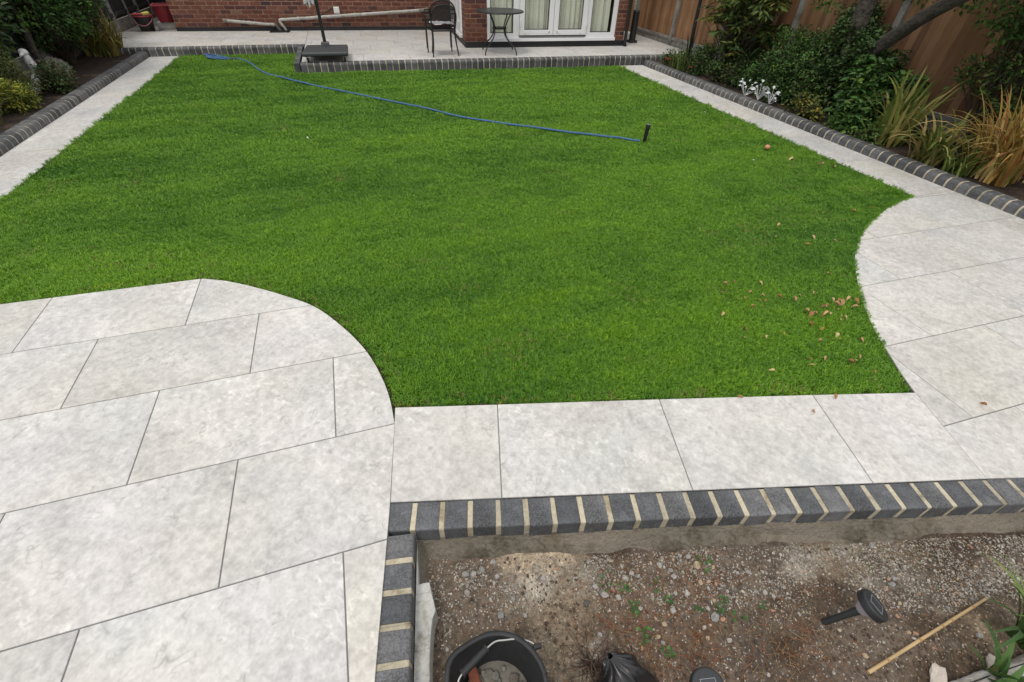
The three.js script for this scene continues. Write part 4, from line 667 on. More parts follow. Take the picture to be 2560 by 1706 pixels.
shrub('feathery_bush', 'tall soft olive green feathery bush beside the white ornament', V(-4.62, 0.07, -8.62), [[0, 0.3, 0, 0.34], [-0.15, 0.55, -0.1, 0.34], [0.1, 0.15, 0.1, 0.25], [-0.2, 0.4, -0.45, 0.25], [-0.25, 0.6, 0.1, 0.3], [0.1, 0.12, -0.28, 0.22]], { shoots: 480, per: 16, leaf: [0.055, 0.013], pal: GR.olive, seed: 55, spread: 0.07 });
shrub('golden_bush', 'bright yellow green fine leaved low bush next to the brick edging', V(-4.42, 0.06, -8.2), [[0, 0.16, 0, 0.25], [-0.12, 0.22, 0.2, 0.28], [0.02, 0.12, -0.2, 0.2]], { shoots: 330, per: 16, leaf: [0.05, 0.013], pal: GR.yellow, seed: 56, spread: 0.06 });
shrub('border_shrub', 'small round green shrub with pinkish tips alone on the dark mulch', V(-4.32, 0.06, -9.35), [[0, 0.17, 0, 0.23], [0.05, 0.12, 0.12, 0.19], [-0.05, 0.15, -0.15, 0.2]], { shoots: 230, per: 12, leaf: [0.045, 0.02], pal: [[0.06, 0.11, 0.035], [0.09, 0.14, 0.045], [0.16, 0.1, 0.07], [0.045, 0.085, 0.03]], seed: 57 });
strap('strap_plant', 'pale striped strap leaves arching over the mulch at the near end of the shady border', V(-4.42, 0.06, -7.5), { n: 60, L: [0.3, 0.6], w: 0.022, bend: [0.8, 2.0], pal: [[0.16, 0.17, 0.06], [0.1, 0.12, 0.04], [0.25, 0.23, 0.1]], seed: 58, foot: 0.12 });
{ // grey boulder under the evergreen
  const g = new THREE.IcosahedronGeometry(1, 3), p = g.attributes.position, v = V(); for (let i = 0; i < p.count; i++) { v.fromBufferAttribute(p, i); const k = 1 + 0.18 * free(v.x * 2 + 3, v.y * 2 + v.z * 3, 5); p.setXYZ(i, v.x * k * 0.2, v.y * k * 0.17, v.z * k * 0.28); } g.computeVertexNormals();
  const b = single('boulder', 'dark grey boulder lying in the shade below the evergreen bush', 'boulder', uvm(g, 0, 0, 1.5), M.conc); b.position.set(-4.78, 0.15, -10.45); b.material = std({ map: concMap, color: lin(0.3, 0.3, 0.285), roughness: 0.95 });
}
{ // white garden ornament: slim upright curved bird's neck with a rounded head
  const b = V(-4.62, 0.06, -9.05), at = (px, py) => gx(px, py, -4.62).sub(b), g = thing('garden_ornament', 'slender white curved garden ornament with rounded top among the shrubs', 'ornament', [b.x, b.y, b.z]); const m = std({ color: lin(0.78, 0.78, 0.79), roughness: 0.5 });
  mesh('body', limb([at(96, 190), at(88, 174), at(75, 158), at(66, 145), at(60, 136)], 0.075, 0.045, 24, 12, 4), m, g); const h = new THREE.SphereGeometry(1, 20, 14).scale(0.06, 0.05, 0.055); const hp = at(57, 131); mesh('head', h.translate(hp.x, hp.y, hp.z), m, g); mesh('beak', bar(at(55, 134), at(50, 139), 0.03, 8, 0.012), m, g);
  mesh('base', limb([V(0.02, -0.05, -0.05), at(100, 196).multiplyScalar(0.6), at(96, 190)], 0.06, 0.07, 10, 12, 6), m, g);
}
// ================================================================= things by the house
const W0 = -2.747;
{ // waste pipes
  const z = W0 + 0.06, hp = (u, y, w = z) => hw(u, y, w);
  const a = thing('waste_pipe', 'short grey plastic waste pipe sloping down to the black gully', 'pipe'); mesh('pipe', uvm(tube([hp(-5.4, 0.367), hp(-4.85, 0.322), hp(-4.33, 0.28)], 0.032, 20, 12)), M.pipe, a);
  mesh('collar', bar(hp(-5.43, 0.37), hp(-5.34, 0.362), 0.042, 12), std({ color: lin(0.2, 0.17, 0.14), roughness: 0.7 }), a); for (const u of [-4.9, -4.37]) mesh('collar', bar(hp(u, 0.325 - (u + 4.9) * 0.08), hp(u + 0.06, 0.321 - (u + 4.9) * 0.08), 0.037, 12), M.pipe, a); mesh('elbow', uvm(tube([hp(-4.36, 0.283), hp(-4.28, 0.27), hp(-4.24, 0.2), hp(-4.2, 0.155)], 0.036, 14, 10)), std({ color: lin(0.1, 0.1, 0.1), roughness: 0.6 }), a);
  const b = thing('waste_pipe', 'long grey plastic waste pipe rising along the brick wall behind the parasol pole', 'pipe'); mesh('pipe', uvm(tube([hp(-4.12, 0.378), hp(-3.27, 0.425), hp(-2, 0.497), hp(-0.72, 0.57)], 0.034, 30, 12)), M.pipe, b);
  mesh('elbow', uvm(tube([hp(-4.08, 0.38), hp(-4.16, 0.37), hp(-4.15, 0.3), hp(-4.09, 0.2), hp(-4.07, 0.155)], 0.034, 16, 10)), M.pipe, b); mesh('elbow', uvm(tube([hp(-0.78, 0.567), hp(-0.62, 0.58), hp(-0.56, 0.585, z - 0.03), hp(-0.55, 0.585, z - 0.08)], 0.042, 12, 10)), std({ map: concMap, color: lin(0.3, 0.27, 0.23), roughness: 0.7 }), b);
  for (const u of [-3.75, -3.3, -2.4]) mesh('clip', bar(hp(u, 0.378 + (u + 4.12) * 0.0562), hp(u + 0.05, 0.381 + (u + 4.12) * 0.0562), 0.041, 12), M.pipe, b);
  const g = thing('drain_gully', 'black plastic drain gully frame at the foot of the brick wall', 'gully'); const c = hw(-4.2, TH, W0 + 0.19); g.position.copy(c); g.rotation.y = -HA; mesh('frame', merge([box(0.44, 0.02, 0.03, 0, 0.012, 0.115), box(0.44, 0.02, 0.03, 0, 0.012, -0.115), box(0.03, 0.02, 0.2, 0.205, 0.012, 0), box(0.03, 0.02, 0.2, -0.205, 0.012, 0)]), M.black, g); mesh('grate', merge([box(0.38, 0.006, 0.2, 0, 0.006, 0), ...[-3, -2, -1, 0, 1, 2, 3].map(i => box(0.012, 0.01, 0.2, i * 0.05, 0.012, 0))]), M.black, g);
}
{ const c = hw(-2.79, 0.567, W0 + 0.03), g = thing('outdoor_socket', 'small square white weatherproof socket box on the brick wall', 'socket', [c.x, c.y, c.z], -HA); mesh('box', rbox(0.135, 0.135, 0.06, 0.012, 0, 0, 0), M.upvc, g); mesh('lid', rbox(0.115, 0.1, 0.015, 0.006, 0, 0.01, 0.033), std({ color: lin(0.72, 0.72, 0.68), roughness: 0.4 }), g);
  single('cable', 'thin dark cable rising along the wall to the white socket box', 'cable', tube([hw(-3.2, 0.46, W0 + 0.012), hw(-3.05, 0.53, W0 + 0.012), hw(-2.93, 0.59, W0 + 0.012), hw(-2.86, 0.6, W0 + 0.014)], 0.008, 14, 6), M.black); }
{ // black downpipe at the corner, short black bollard behind
  const g = thing('downpipe', 'black round rainwater pipe on the corner of the garden room', 'pipe'); mesh('pipe', bar(hw(3.76, 0.16, 0.06), hw(3.76, 2.8, 0.06), 0.036, 14), M.black, g); mesh('shoe', tube([hw(3.76, 0.24, 0.06), hw(3.76, 0.19, 0.065), hw(3.76, 0.165, 0.11)], 0.038, 8, 12), M.black, g); for (const y of [0.55, 1.6, 2.5]) mesh('clip', bar(hw(3.76, y, 0.06), hw(3.76, y + 0.05, 0.06), 0.043, 14), M.black, g);
  const c = gp(1579, 106, TH), b = thing('black_post', 'short thick black plastic post between the house corner and the fence', 'post', [c.x, c.y, c.z]); const m = std({ color: lin(0.018, 0.02, 0.022), roughness: 0.45 }); mesh('body', new THREE.CylinderGeometry(0.075, 0.08, 0.62, 20).translate(0, 0.31, 0), m, b); mesh('cap', new THREE.CylinderGeometry(0.07, 0.08, 0.03, 20).translate(0, 0.632, 0), std({ color: lin(0.035, 0.05, 0.05), roughness: 0.5 }), b); mesh('base', rbox(0.2, 0.05, 0.2, 0.015, 0, 0.026, 0), m, b);
  struct('side_passage', (() => { const P = [h2(3.75, -0.3), h2(3.75, -2.75), [7.45, -14.4], [7.45, -12.2]]; return uvm(prism(P, 0.1, 0.146)); })(), M.conc);
}
{ // cantilever parasol on its wheeled base
  const c = V(-0.42, TH, -10.72), g = thing('parasol', 'folded parasol on a dark grey wheeled base with slim black pole', 'parasol', [c.x, c.y, c.z], -0.05); const grey = std({ color: lin(0.052, 0.058, 0.064), roughness: 0.5 });
  const bg = new RoundedBoxGeometry(0.8, 0.07, 0.86, 4, 0.028), p = bg.attributes.position; for (let i = 0; i < p.count; i++) { const x = p.getX(i) / 0.4, z = p.getZ(i) / 0.43; p.setXYZ(i, p.getX(i) * (1 + 0.03 * z), p.getY(i) + 0.022 * x * x - 0.012, p.getZ(i)); } bg.computeVertexNormals(); mesh('base', bg.translate(0, 0.125, 0), grey, g);
  for (const [x, z] of [[-0.33, 0.34], [0.33, 0.34], [-0.33, -0.34], [0.33, -0.34]]) { const w = mesh('castor', new THREE.CylinderGeometry(0.036, 0.036, 0.03, 14).rotateZ(Math.PI / 2).translate(x, 0.037, z), M.black, g); mesh('fork', merge([box(0.008, 0.06, 0.03, x - 0.02, 0.06, z), box(0.008, 0.06, 0.03, x + 0.02, 0.06, z), box(0.05, 0.01, 0.05, x, 0.088, z)]), std({ color: lin(0.4, 0.4, 0.4), roughness: 0.4, metalness: 0.6 }), w); }
  mesh('socket', merge([rbox(0.15, 0.09, 0.12, 0.015, -0.02, 0.19, -0.26), new THREE.CylinderGeometry(0.012, 0.012, 0.03, 10).rotateX(Math.PI / 2).translate(-0.02, 0.19, -0.19)]), std({ color: lin(0.09, 0.095, 0.1), roughness: 0.5 }), g);
  mesh('pole', rbox(0.058, 2.4, 0.058, 0.01, -0.02, 1.4, -0.27), M.metal, g); mesh('crank', merge([rbox(0.1, 0.12, 0.08, 0.012, -0.02, 1.3, -0.27), bar(V(0.03, 1.3, -0.27), V(0.12, 1.3, -0.27), 0.01), bar(V(0.12, 1.3, -0.27), V(0.12, 1.2, -0.27), 0.01)]), M.metal, g);
  mesh('arm', merge([bar(V(-0.02, 2.58, -0.27), V(-0.14, 2.62, -0.27), 0.03), bar(V(-0.02, 1.75, -0.27), V(-0.13, 2.5, -0.27), 0.018)]), M.metal, g);
  const P = [], I = [], n = 64, rows = 14; for (let j = 0; j <= rows; j++) for (let i = 0; i <= n; i++) { const t = j / rows, a = i / n * 6.2832, pl = 0.5 + 0.5 * Math.cos(a * 8 + 0.5 * Math.sin(t * 5)), R = lerp(0.03, 0.05 + 0.065 * pl, Math.pow(t, 0.6)); P.push(-0.135 + R * Math.cos(a), lerp(2.55, 0.86 - 0.05 * pl + 0.03 * Math.sin(a * 3), t), -0.27 + R * Math.sin(a)); } for (let j = 0; j < rows; j++) for (let i = 0; i < n; i++) { const a = j * (n + 1) + i; I.push(a, a + 1, a + n + 1, a + 1, a + n + 2, a + n + 1); } const cg = new THREE.BufferGeometry(); cg.setAttribute('position', new THREE.Float32BufferAttribute(P, 3)); cg.setIndex(I); cg.computeVertexNormals(); mesh('canopy', cg, std({ color: lin(0.55, 0.56, 0.57), roughness: 0.9 }), g);
}
{ // bistro table
  const g = thing('bistro_table', 'round black metal bistro table with four curved legs joined by a ring', 'table', [3.06, TH, -10.79], 0); const top = mesh('table_top', new THREE.LatheGeometry([[0, 0.742], [0.46, 0.742], [0.482, 0.738], [0.49, 0.727], [0.485, 0.715], [0.475, 0.715], [0.472, 0.73], [0, 0.73]].map(p => new THREE.Vector2(...p)), 64), std({ color: lin(0.045, 0.048, 0.05), roughness: 0.42, metalness: 0.3 }), g); mesh('rim', new THREE.TorusGeometry(0.484, 0.012, 8, 64).rotateX(Math.PI / 2).translate(0, 0.722, 0), M.metal, top);
  for (let k = 0; k < 4; k++) { const a = k * Math.PI / 2 + 0.95, q = (r, y) => V(Math.cos(a) * r, y, Math.sin(a) * r); mesh('leg', tube([q(0.3, 0.715), q(0.235, 0.62), q(0.165, 0.5), q(0.15, 0.42), q(0.19, 0.3), q(0.31, 0.19), q(0.41, 0.13), q(0.45, 0.06), q(0.46, 0.006)], 0.0125, 40, 8), M.metal, g); }
  mesh('ring', merge([new THREE.TorusGeometry(0.14, 0.012, 8, 40).rotateX(Math.PI / 2).translate(0, 0.44, 0), new THREE.CylinderGeometry(0.135, 0.135, 0.006, 32).translate(0, 0.44, 0)]), M.metal, g);
}
M.sling = new THREE.MeshPhysicalMaterial({ color: lin(0.02, 0.02, 0.022), roughness: 0.7, transparent: true, opacity: 0.62, side: THREE.DoubleSide });
function chair(label, dy, dz) { // back towards the garden: local +z is the back
  const g = thing('stacking_chair', label, 'chair', [1.85, TH + dy, -10.8 + dz], 0.06, 'stacked black chairs'), w = 0.235, R = 0.0135;
  for (const s of [-1, 1]) { mesh('rear_leg', tube([V(s * (w + 0.03), 0.005, 0.27), V(s * w, 0.22, 0.235), V(s * (w - 0.01), 0.44, 0.2)], R, 14, 8), M.metal, g); mesh('front_leg', tube([V(s * (w + 0.02), 0.005, -0.25), V(s * (w + 0.02), 0.3, -0.25), V(s * (w + 0.025), 0.58, -0.245), V(s * (w + 0.028), 0.66, -0.2), V(s * (w + 0.03), 0.68, 0.0), V(s * (w + 0.02), 0.7, 0.2)], R, 26, 8), M.metal, g); }
  mesh('back_frame', tube([V(-w + 0.01, 0.43, 0.2), V(-w - 0.015, 0.62, 0.235), V(-w + 0.005, 0.74, 0.26), V(-w + 0.09, 0.825, 0.275), V(0, 0.85, 0.28), V(w - 0.09, 0.825, 0.275), V(w - 0.005, 0.74, 0.26), V(w + 0.015, 0.62, 0.235), V(w - 0.01, 0.43, 0.2)], R, 48, 8), M.metal, g);
  mesh('seat_frame', merge([bar(V(-w, 0.43, 0.2), V(w, 0.43, 0.2), R), bar(V(-w, 0.44, -0.22), V(w, 0.44, -0.22), R), bar(V(-w, 0.43, 0.2), V(-w, 0.44, -0.22), R), bar(V(w, 0.43, 0.2), V(w, 0.44, -0.22), R)]), M.metal, g);
  const sh = new THREE.Shape(); sh.moveTo(-w - 0.005, 0.545); sh.bezierCurveTo(-w - 0.02, 0.68, -w, 0.83, 0, 0.845); sh.bezierCurveTo(w, 0.83, w + 0.02, 0.68, w + 0.005, 0.545); sh.closePath(); const sg = new THREE.ShapeGeometry(sh, 20), p = sg.attributes.position; for (let i = 0; i < p.count; i++) p.setZ(i, 0.2 + (p.getY(i) - 0.43) * 0.19); mesh('back_sling', sg, M.sling, g); mesh('seat_sling', new THREE.PlaneGeometry(2 * w, 0.42, 1, 1).rotateX(-Math.PI / 2).translate(0, 0.446, -0.01), M.sling, g); return g;
}
chair('black metal stacking chair with arched mesh back, lower of two stacked together', 0, 0);
chair('black metal stacking chair with arched mesh back, upper of two stacked together', 0.062, -0.075);
{ const g = new THREE.PlaneGeometry(0.43, 0.42, 24, 20).rotateX(-Math.PI / 2), p = g.attributes.position; for (let i = 0; i < p.count; i++) { const x = p.getX(i), z = p.getZ(i); p.setY(i, 0.016 + 0.014 * free(x * 9, z * 9, 3) + 0.02 * sm(0.12, 0.17, Math.abs(z)) * free(x * 20, z * 6, 4)); } g.computeVertexNormals(); const c = single('white_cloth', 'crumpled white cloth lying on the seat of the stacked chairs', 'cloth', g, std({ color: lin(0.78, 0.8, 0.83), roughness: 0.9 })); c.position.set(1.85, TH + 0.062 + 0.462, -10.8); }
{ // in the dark alley: bucket, sponge, red tub, grey block
  const b = gp(371, 77, TH), g = thing('cleaning_bucket', 'black bucket with dark red rim and handle in the dark gap beside the house', 'bucket', [b.x, TH, b.z]); const red = std({ color: lin(0.22, 0.02, 0.03), roughness: 0.5 }); mesh('body', new THREE.LatheGeometry([[0.0, 0.005], [0.14, 0.005], [0.19, 0.29], [0.18, 0.29], [0.13, 0.015], [0, 0.015]].map(p => new THREE.Vector2(...p)), 32), M.black, g); mesh('rim', new THREE.TorusGeometry(0.192, 0.016, 8, 40).rotateX(Math.PI / 2).translate(0, 0.29, 0), red, g); mesh('handle', tube([V(-0.2, 0.28, 0.0), V(-0.12, 0.17, 0.2), V(0.04, 0.12, 0.24), V(0.17, 0.19, 0.15), V(0.2, 0.28, 0)], 0.008, 20, 8), std({ color: lin(0.35, 0.12, 0.14), roughness: 0.5 }), g);
  const s = single('sponge', 'yellow sponge lying on the rim of the black bucket', 'sponge', rbox(0.15, 0.06, 0.1, 0.02), std({ color: lin(0.5, 0.45, 0.12), roughness: 0.95 })); s.position.set(b.x + 0.09, TH + 0.335, b.z + 0.02); s.rotation.set(0.1, 0.5, 0.1);
  const d = single('red_cloth', 'folded red cloth draped on the black bucket beside the sponge', 'cloth', rbox(0.22, 0.03, 0.14, 0.012), std({ color: lin(0.4, 0.05, 0.05), roughness: 0.9 })); d.position.set(b.x - 0.08, TH + 0.322, b.z + 0.02);
  const t = thing('red_tub', 'dark red plastic tub raised on a grey block in the dark gap beside the house', 'tub', [b.x + 0.38, TH + 0.14, b.z - 0.35], 0.1); mesh('body', new THREE.CylinderGeometry(0.25, 0.19, 0.33, 4, 1, true).rotateY(Math.PI / 4).translate(0, 0.165, 0), red, t); mesh('floor', box(0.26, 0.01, 0.26, 0, 0.006, 0), red, t); mesh('rim', merge([box(0.39, 0.03, 0.03, 0, 0.33, 0.18), box(0.39, 0.03, 0.03, 0, 0.33, -0.18), box(0.03, 0.029, 0.36, 0.18, 0.33, 0), box(0.03, 0.029, 0.36, -0.18, 0.33, 0)]), std({ color: lin(0.28, 0.04, 0.05), roughness: 0.5 }), t);
  const k = single('concrete_block', 'grey concrete block under the dark red tub', 'block', uvm(rbox(0.44, 0.135, 0.22, 0.008)), M.conc); k.position.set(b.x + 0.38, TH + 0.069, b.z - 0.35);
  struct('alley_floor', uvm(prism([[-5.0, -14.85], [-5.0, -20], [-3.9, -20], h2(-6.52, -2.9)], 0.08, 0.142)), M.conc);
}
// ================================================================= on the lawn
{ // blue hose with its loose end, and the sprinkler spike it runs to
  const y = 0.012, at = (px, py, h = y) => gp(px, py, h); const blue = std({ map: clayMap, color: lin(0.085, 0.2, 0.42), roughness: 0.85, bumpMap: grainBump, bumpScale: 0.004 });
  const g = thing('garden_hose', 'long crinkled blue hose running across the lawn to the black spike', 'hose'); const r = RNG(66);
  const ctr = [[590, 146], [607, 150], [625, 158], [648, 175], [672, 186], [705, 194], [740, 203], [800, 217], [880, 233], [960, 250], [1060, 270], [1140, 290], [1230, 305], [1330, 318], [1430, 332], [1520, 342], [1600, 353]].map(p => at(...p)); const c = new THREE.CatmullRomCurve3(ctr), pts = []; for (let i = 0; i <= 160; i++) { const p = c.getPointAt(i / 160); p.y += 0.003 * free(i * 0.4, 0, 5) + 0.004; p.x += 0.006 * free(i * 0.5, 3, 7); p.z += 0.008 * free(i * 0.5, 9, 8); pts.push(p); }
  const tg = new THREE.TubeGeometry(new THREE.CatmullRomCurve3(pts), 900, 0.0128, 8), tp = tg.attributes.position, cv = new THREE.CatmullRomCurve3(pts), v = V(); for (let i = 0; i <= 900; i++) { const o = cv.getPointAt(i / 900), k = 1 + 0.16 * Math.sin(i * 1.9) + 0.14 * free(i * 0.45, 1, 12); for (let j = 0; j <= 8; j++) { const q = i * 9 + j; v.fromBufferAttribute(tp, q).sub(o).multiplyScalar(k * (1 + 0.18 * free(i * 0.8, (j % 8) * 1.7, 15))).add(o); tp.setXYZ(q, v.x, v.y, v.z); } } tg.computeVertexNormals(); mesh('hose', uvm(tg, 0, 0, 3), blue, g);
  for (let k = 0; k < 5; k++) mesh('coil', uvm(tube([at(575 - k * 3, 147 + r.r(-2, 2)), at(555, 141 + k * 1.6, 0.02 + 0.02 * r()), at(535, 138 + k * 2 + r.r(-1, 1), 0.03 * r() + y), at(510 + k * 2, 134.5 + k * 2.2, 0.02), at(518 + 3 * k, 138 + k * 1.5, 0.03)], 0.012, 26, 7), 0, 0, 3), blue, g);
  mesh('connector', bar(at(572, 147, 0.02), at(592, 146.5, 0.02), 0.02, 10), std({ color: lin(0.03, 0.05, 0.1), roughness: 0.5 }), g);
  const b = gp(1611, 353, 0.0), s = thing('sprinkler_spike', 'short black tube standing upright in the lawn at the hose end', 'spike', [b.x, 0, b.z]); s.rotation.z = -0.06; mesh('body', new THREE.CylinderGeometry(0.027, 0.024, 0.15, 16).translate(0, 0.105, 0), M.black, s); mesh('cap', new THREE.CylinderGeometry(0.03, 0.03, 0.03, 16).translate(0, 0.188, 0), std({ color: lin(0.03, 0.03, 0.032), roughness: 0.4 }), s); mesh('point', new THREE.CylinderGeometry(0.024, 0.006, 0.07, 12).translate(0, -0.005, 0), M.black, s); mesh('lens', new THREE.CylinderGeometry(0.024, 0.024, 0.006, 16).translate(0, 0.205, 0), std({ color: lin(0.15, 0.17, 0.19), roughness: 0.3 }), s);
}
{ const b = gp(1919, 368, 0.03), g = thing('windfall_apple', 'small pale orange windfall fruit lying on the grass near the pale side path', 'fruit', [b.x, 0.03, b.z]); mesh('body', new THREE.SphereGeometry(0.034, 20, 14).scale(1, 0.88, 1), std({ map: clayMap, color: lin(0.72, 0.36, 0.2), roughness: 0.5 }), g); mesh('stalk', bar(V(0, 0.026, 0), V(0.006, 0.042, 0.004), 0.002, 5), M.stem, g); }
{ // fallen leaves: each curled a little, on the lawn and on the slabs
  const r = RNG(88), shapes = [0, 1, 2].map(i => { const g = leafShape(0.06, 0.032, [0.5, -0.4, 0.7][i], [0.6, 0.9, 0.3][i]); return g.translate(0, 0, -0.03); }); const mats = [[0.42, 0.24, 0.1], [0.5, 0.33, 0.17], [0.33, 0.16, 0.07], [0.55, 0.42, 0.22], [0.46, 0.27, 0.16]].map(c => std({ color: lin(...c), roughness: 0.85 }));
  const put = (p, lab, grp, y, s = 1) => { const m = single('fallen_leaf', lab, 'leaf', r.pick(shapes), r.pick(mats), grp); m.position.set(p.x, y, p.z); m.rotation.set(r.r(-0.3, 0.3), r() * 6.28, r.r(-0.4, 0.4)); m.scale.setScalar(s); return m; };
  const heap = [[700, 745], [665, 750], [735, 750], [710, 775], [700, 790], [690, 770], [620, 770], [640, 765], [660, 820], [715, 835], [740, 845], [605, 840], [560, 810], [580, 815], [545, 818], [630, 825], [805, 750], [760, 720], [725, 855], [800, 790]];
  for (const p of heap) put(gp(...cR(p[0] + r.r(-6, 6), p[1] + r.r(-4, 4)), 0.014), 'dry brown leaf in the loose heap on the lawn by the curved paving', 'leaf litter heap on the lawn', 0.014 + r() * 0.012, r.r(0.4, 0.85));
  for (const p of [[350, 285], [335, 360], [560, 360], [520, 400], [690, 385], [910, 190], [795, 205], [650, 577], [735, 595], [30, 645], [85, 630], [245, 635], [180, 685], [260, 705], [150, 730], [240, 745], [270, 745], [440, 735], [480, 708], [558, 690], [355, 720], [195, 780], [10, 825], [155, 900], [150, 955], [275, 960], [380, 935], [605, 915], [700, 940], [545, 882], [595, 985], [670, 965], [715, 970], [845, 970], [530, 1095], [550, 1118], [630, 1080], [775, 1108], [820, 1098], [835, 1068], [915, 1165], [312, 1150], [515, 795]]) put(gp(...cR(...p), 0.014), 'single dry leaf scattered on the lawn away from the heap', 'scattered leaves on the lawn', 0.014, r.r(0.35, 0.75));
  const cF = crop(1540, 280, 3.922); for (const [p, l] of [[[1720, 452], 'yellowish leaf on the grass between the windfall fruit and the side path'], [[2140, 522], 'pale tan leaf on the grass at the very edge of the side path'], [[1995, 520], 'brownish leaf half sunk in the grass near the side path']]) put(gp(...cF(...p), 0.02), l, undefined, 0.02, 1.3);
  const cT = crop(1760, 960, 2.941); for (const [p, l] of [[[955, 100], 'small brown leaf on the last strip slab by the lawn edge'], [[808, 203], 'small rusty leaf beside a joint of the strip slabs'], [[2045, 157], 'small rusty leaf on the curved side patio'], [[262, 105], 'small brown leaf at the lawn edge of the strip slabs']]) put(gp(...cT(...p), 0.004), l, undefined, 0.008, 0.55);
  const wm = std({ color: lin(0.8, 0.8, 0.76), roughness: 0.8 }); for (const [p, l] of [[[768, 344], 'tiny white petal in the middle of the lawn below the hose'], [[1763, 281], 'tiny white petal on the lawn beyond the black spike'], [[1885, 401], 'tiny white petal near the windfall fruit']]) { const q = gp(...p, 0.02), m = single('petal', l, 'petal', shapes[0], wm); m.position.copy(q); m.scale.setScalar(0.55); m.rotation.y = 1; }
}
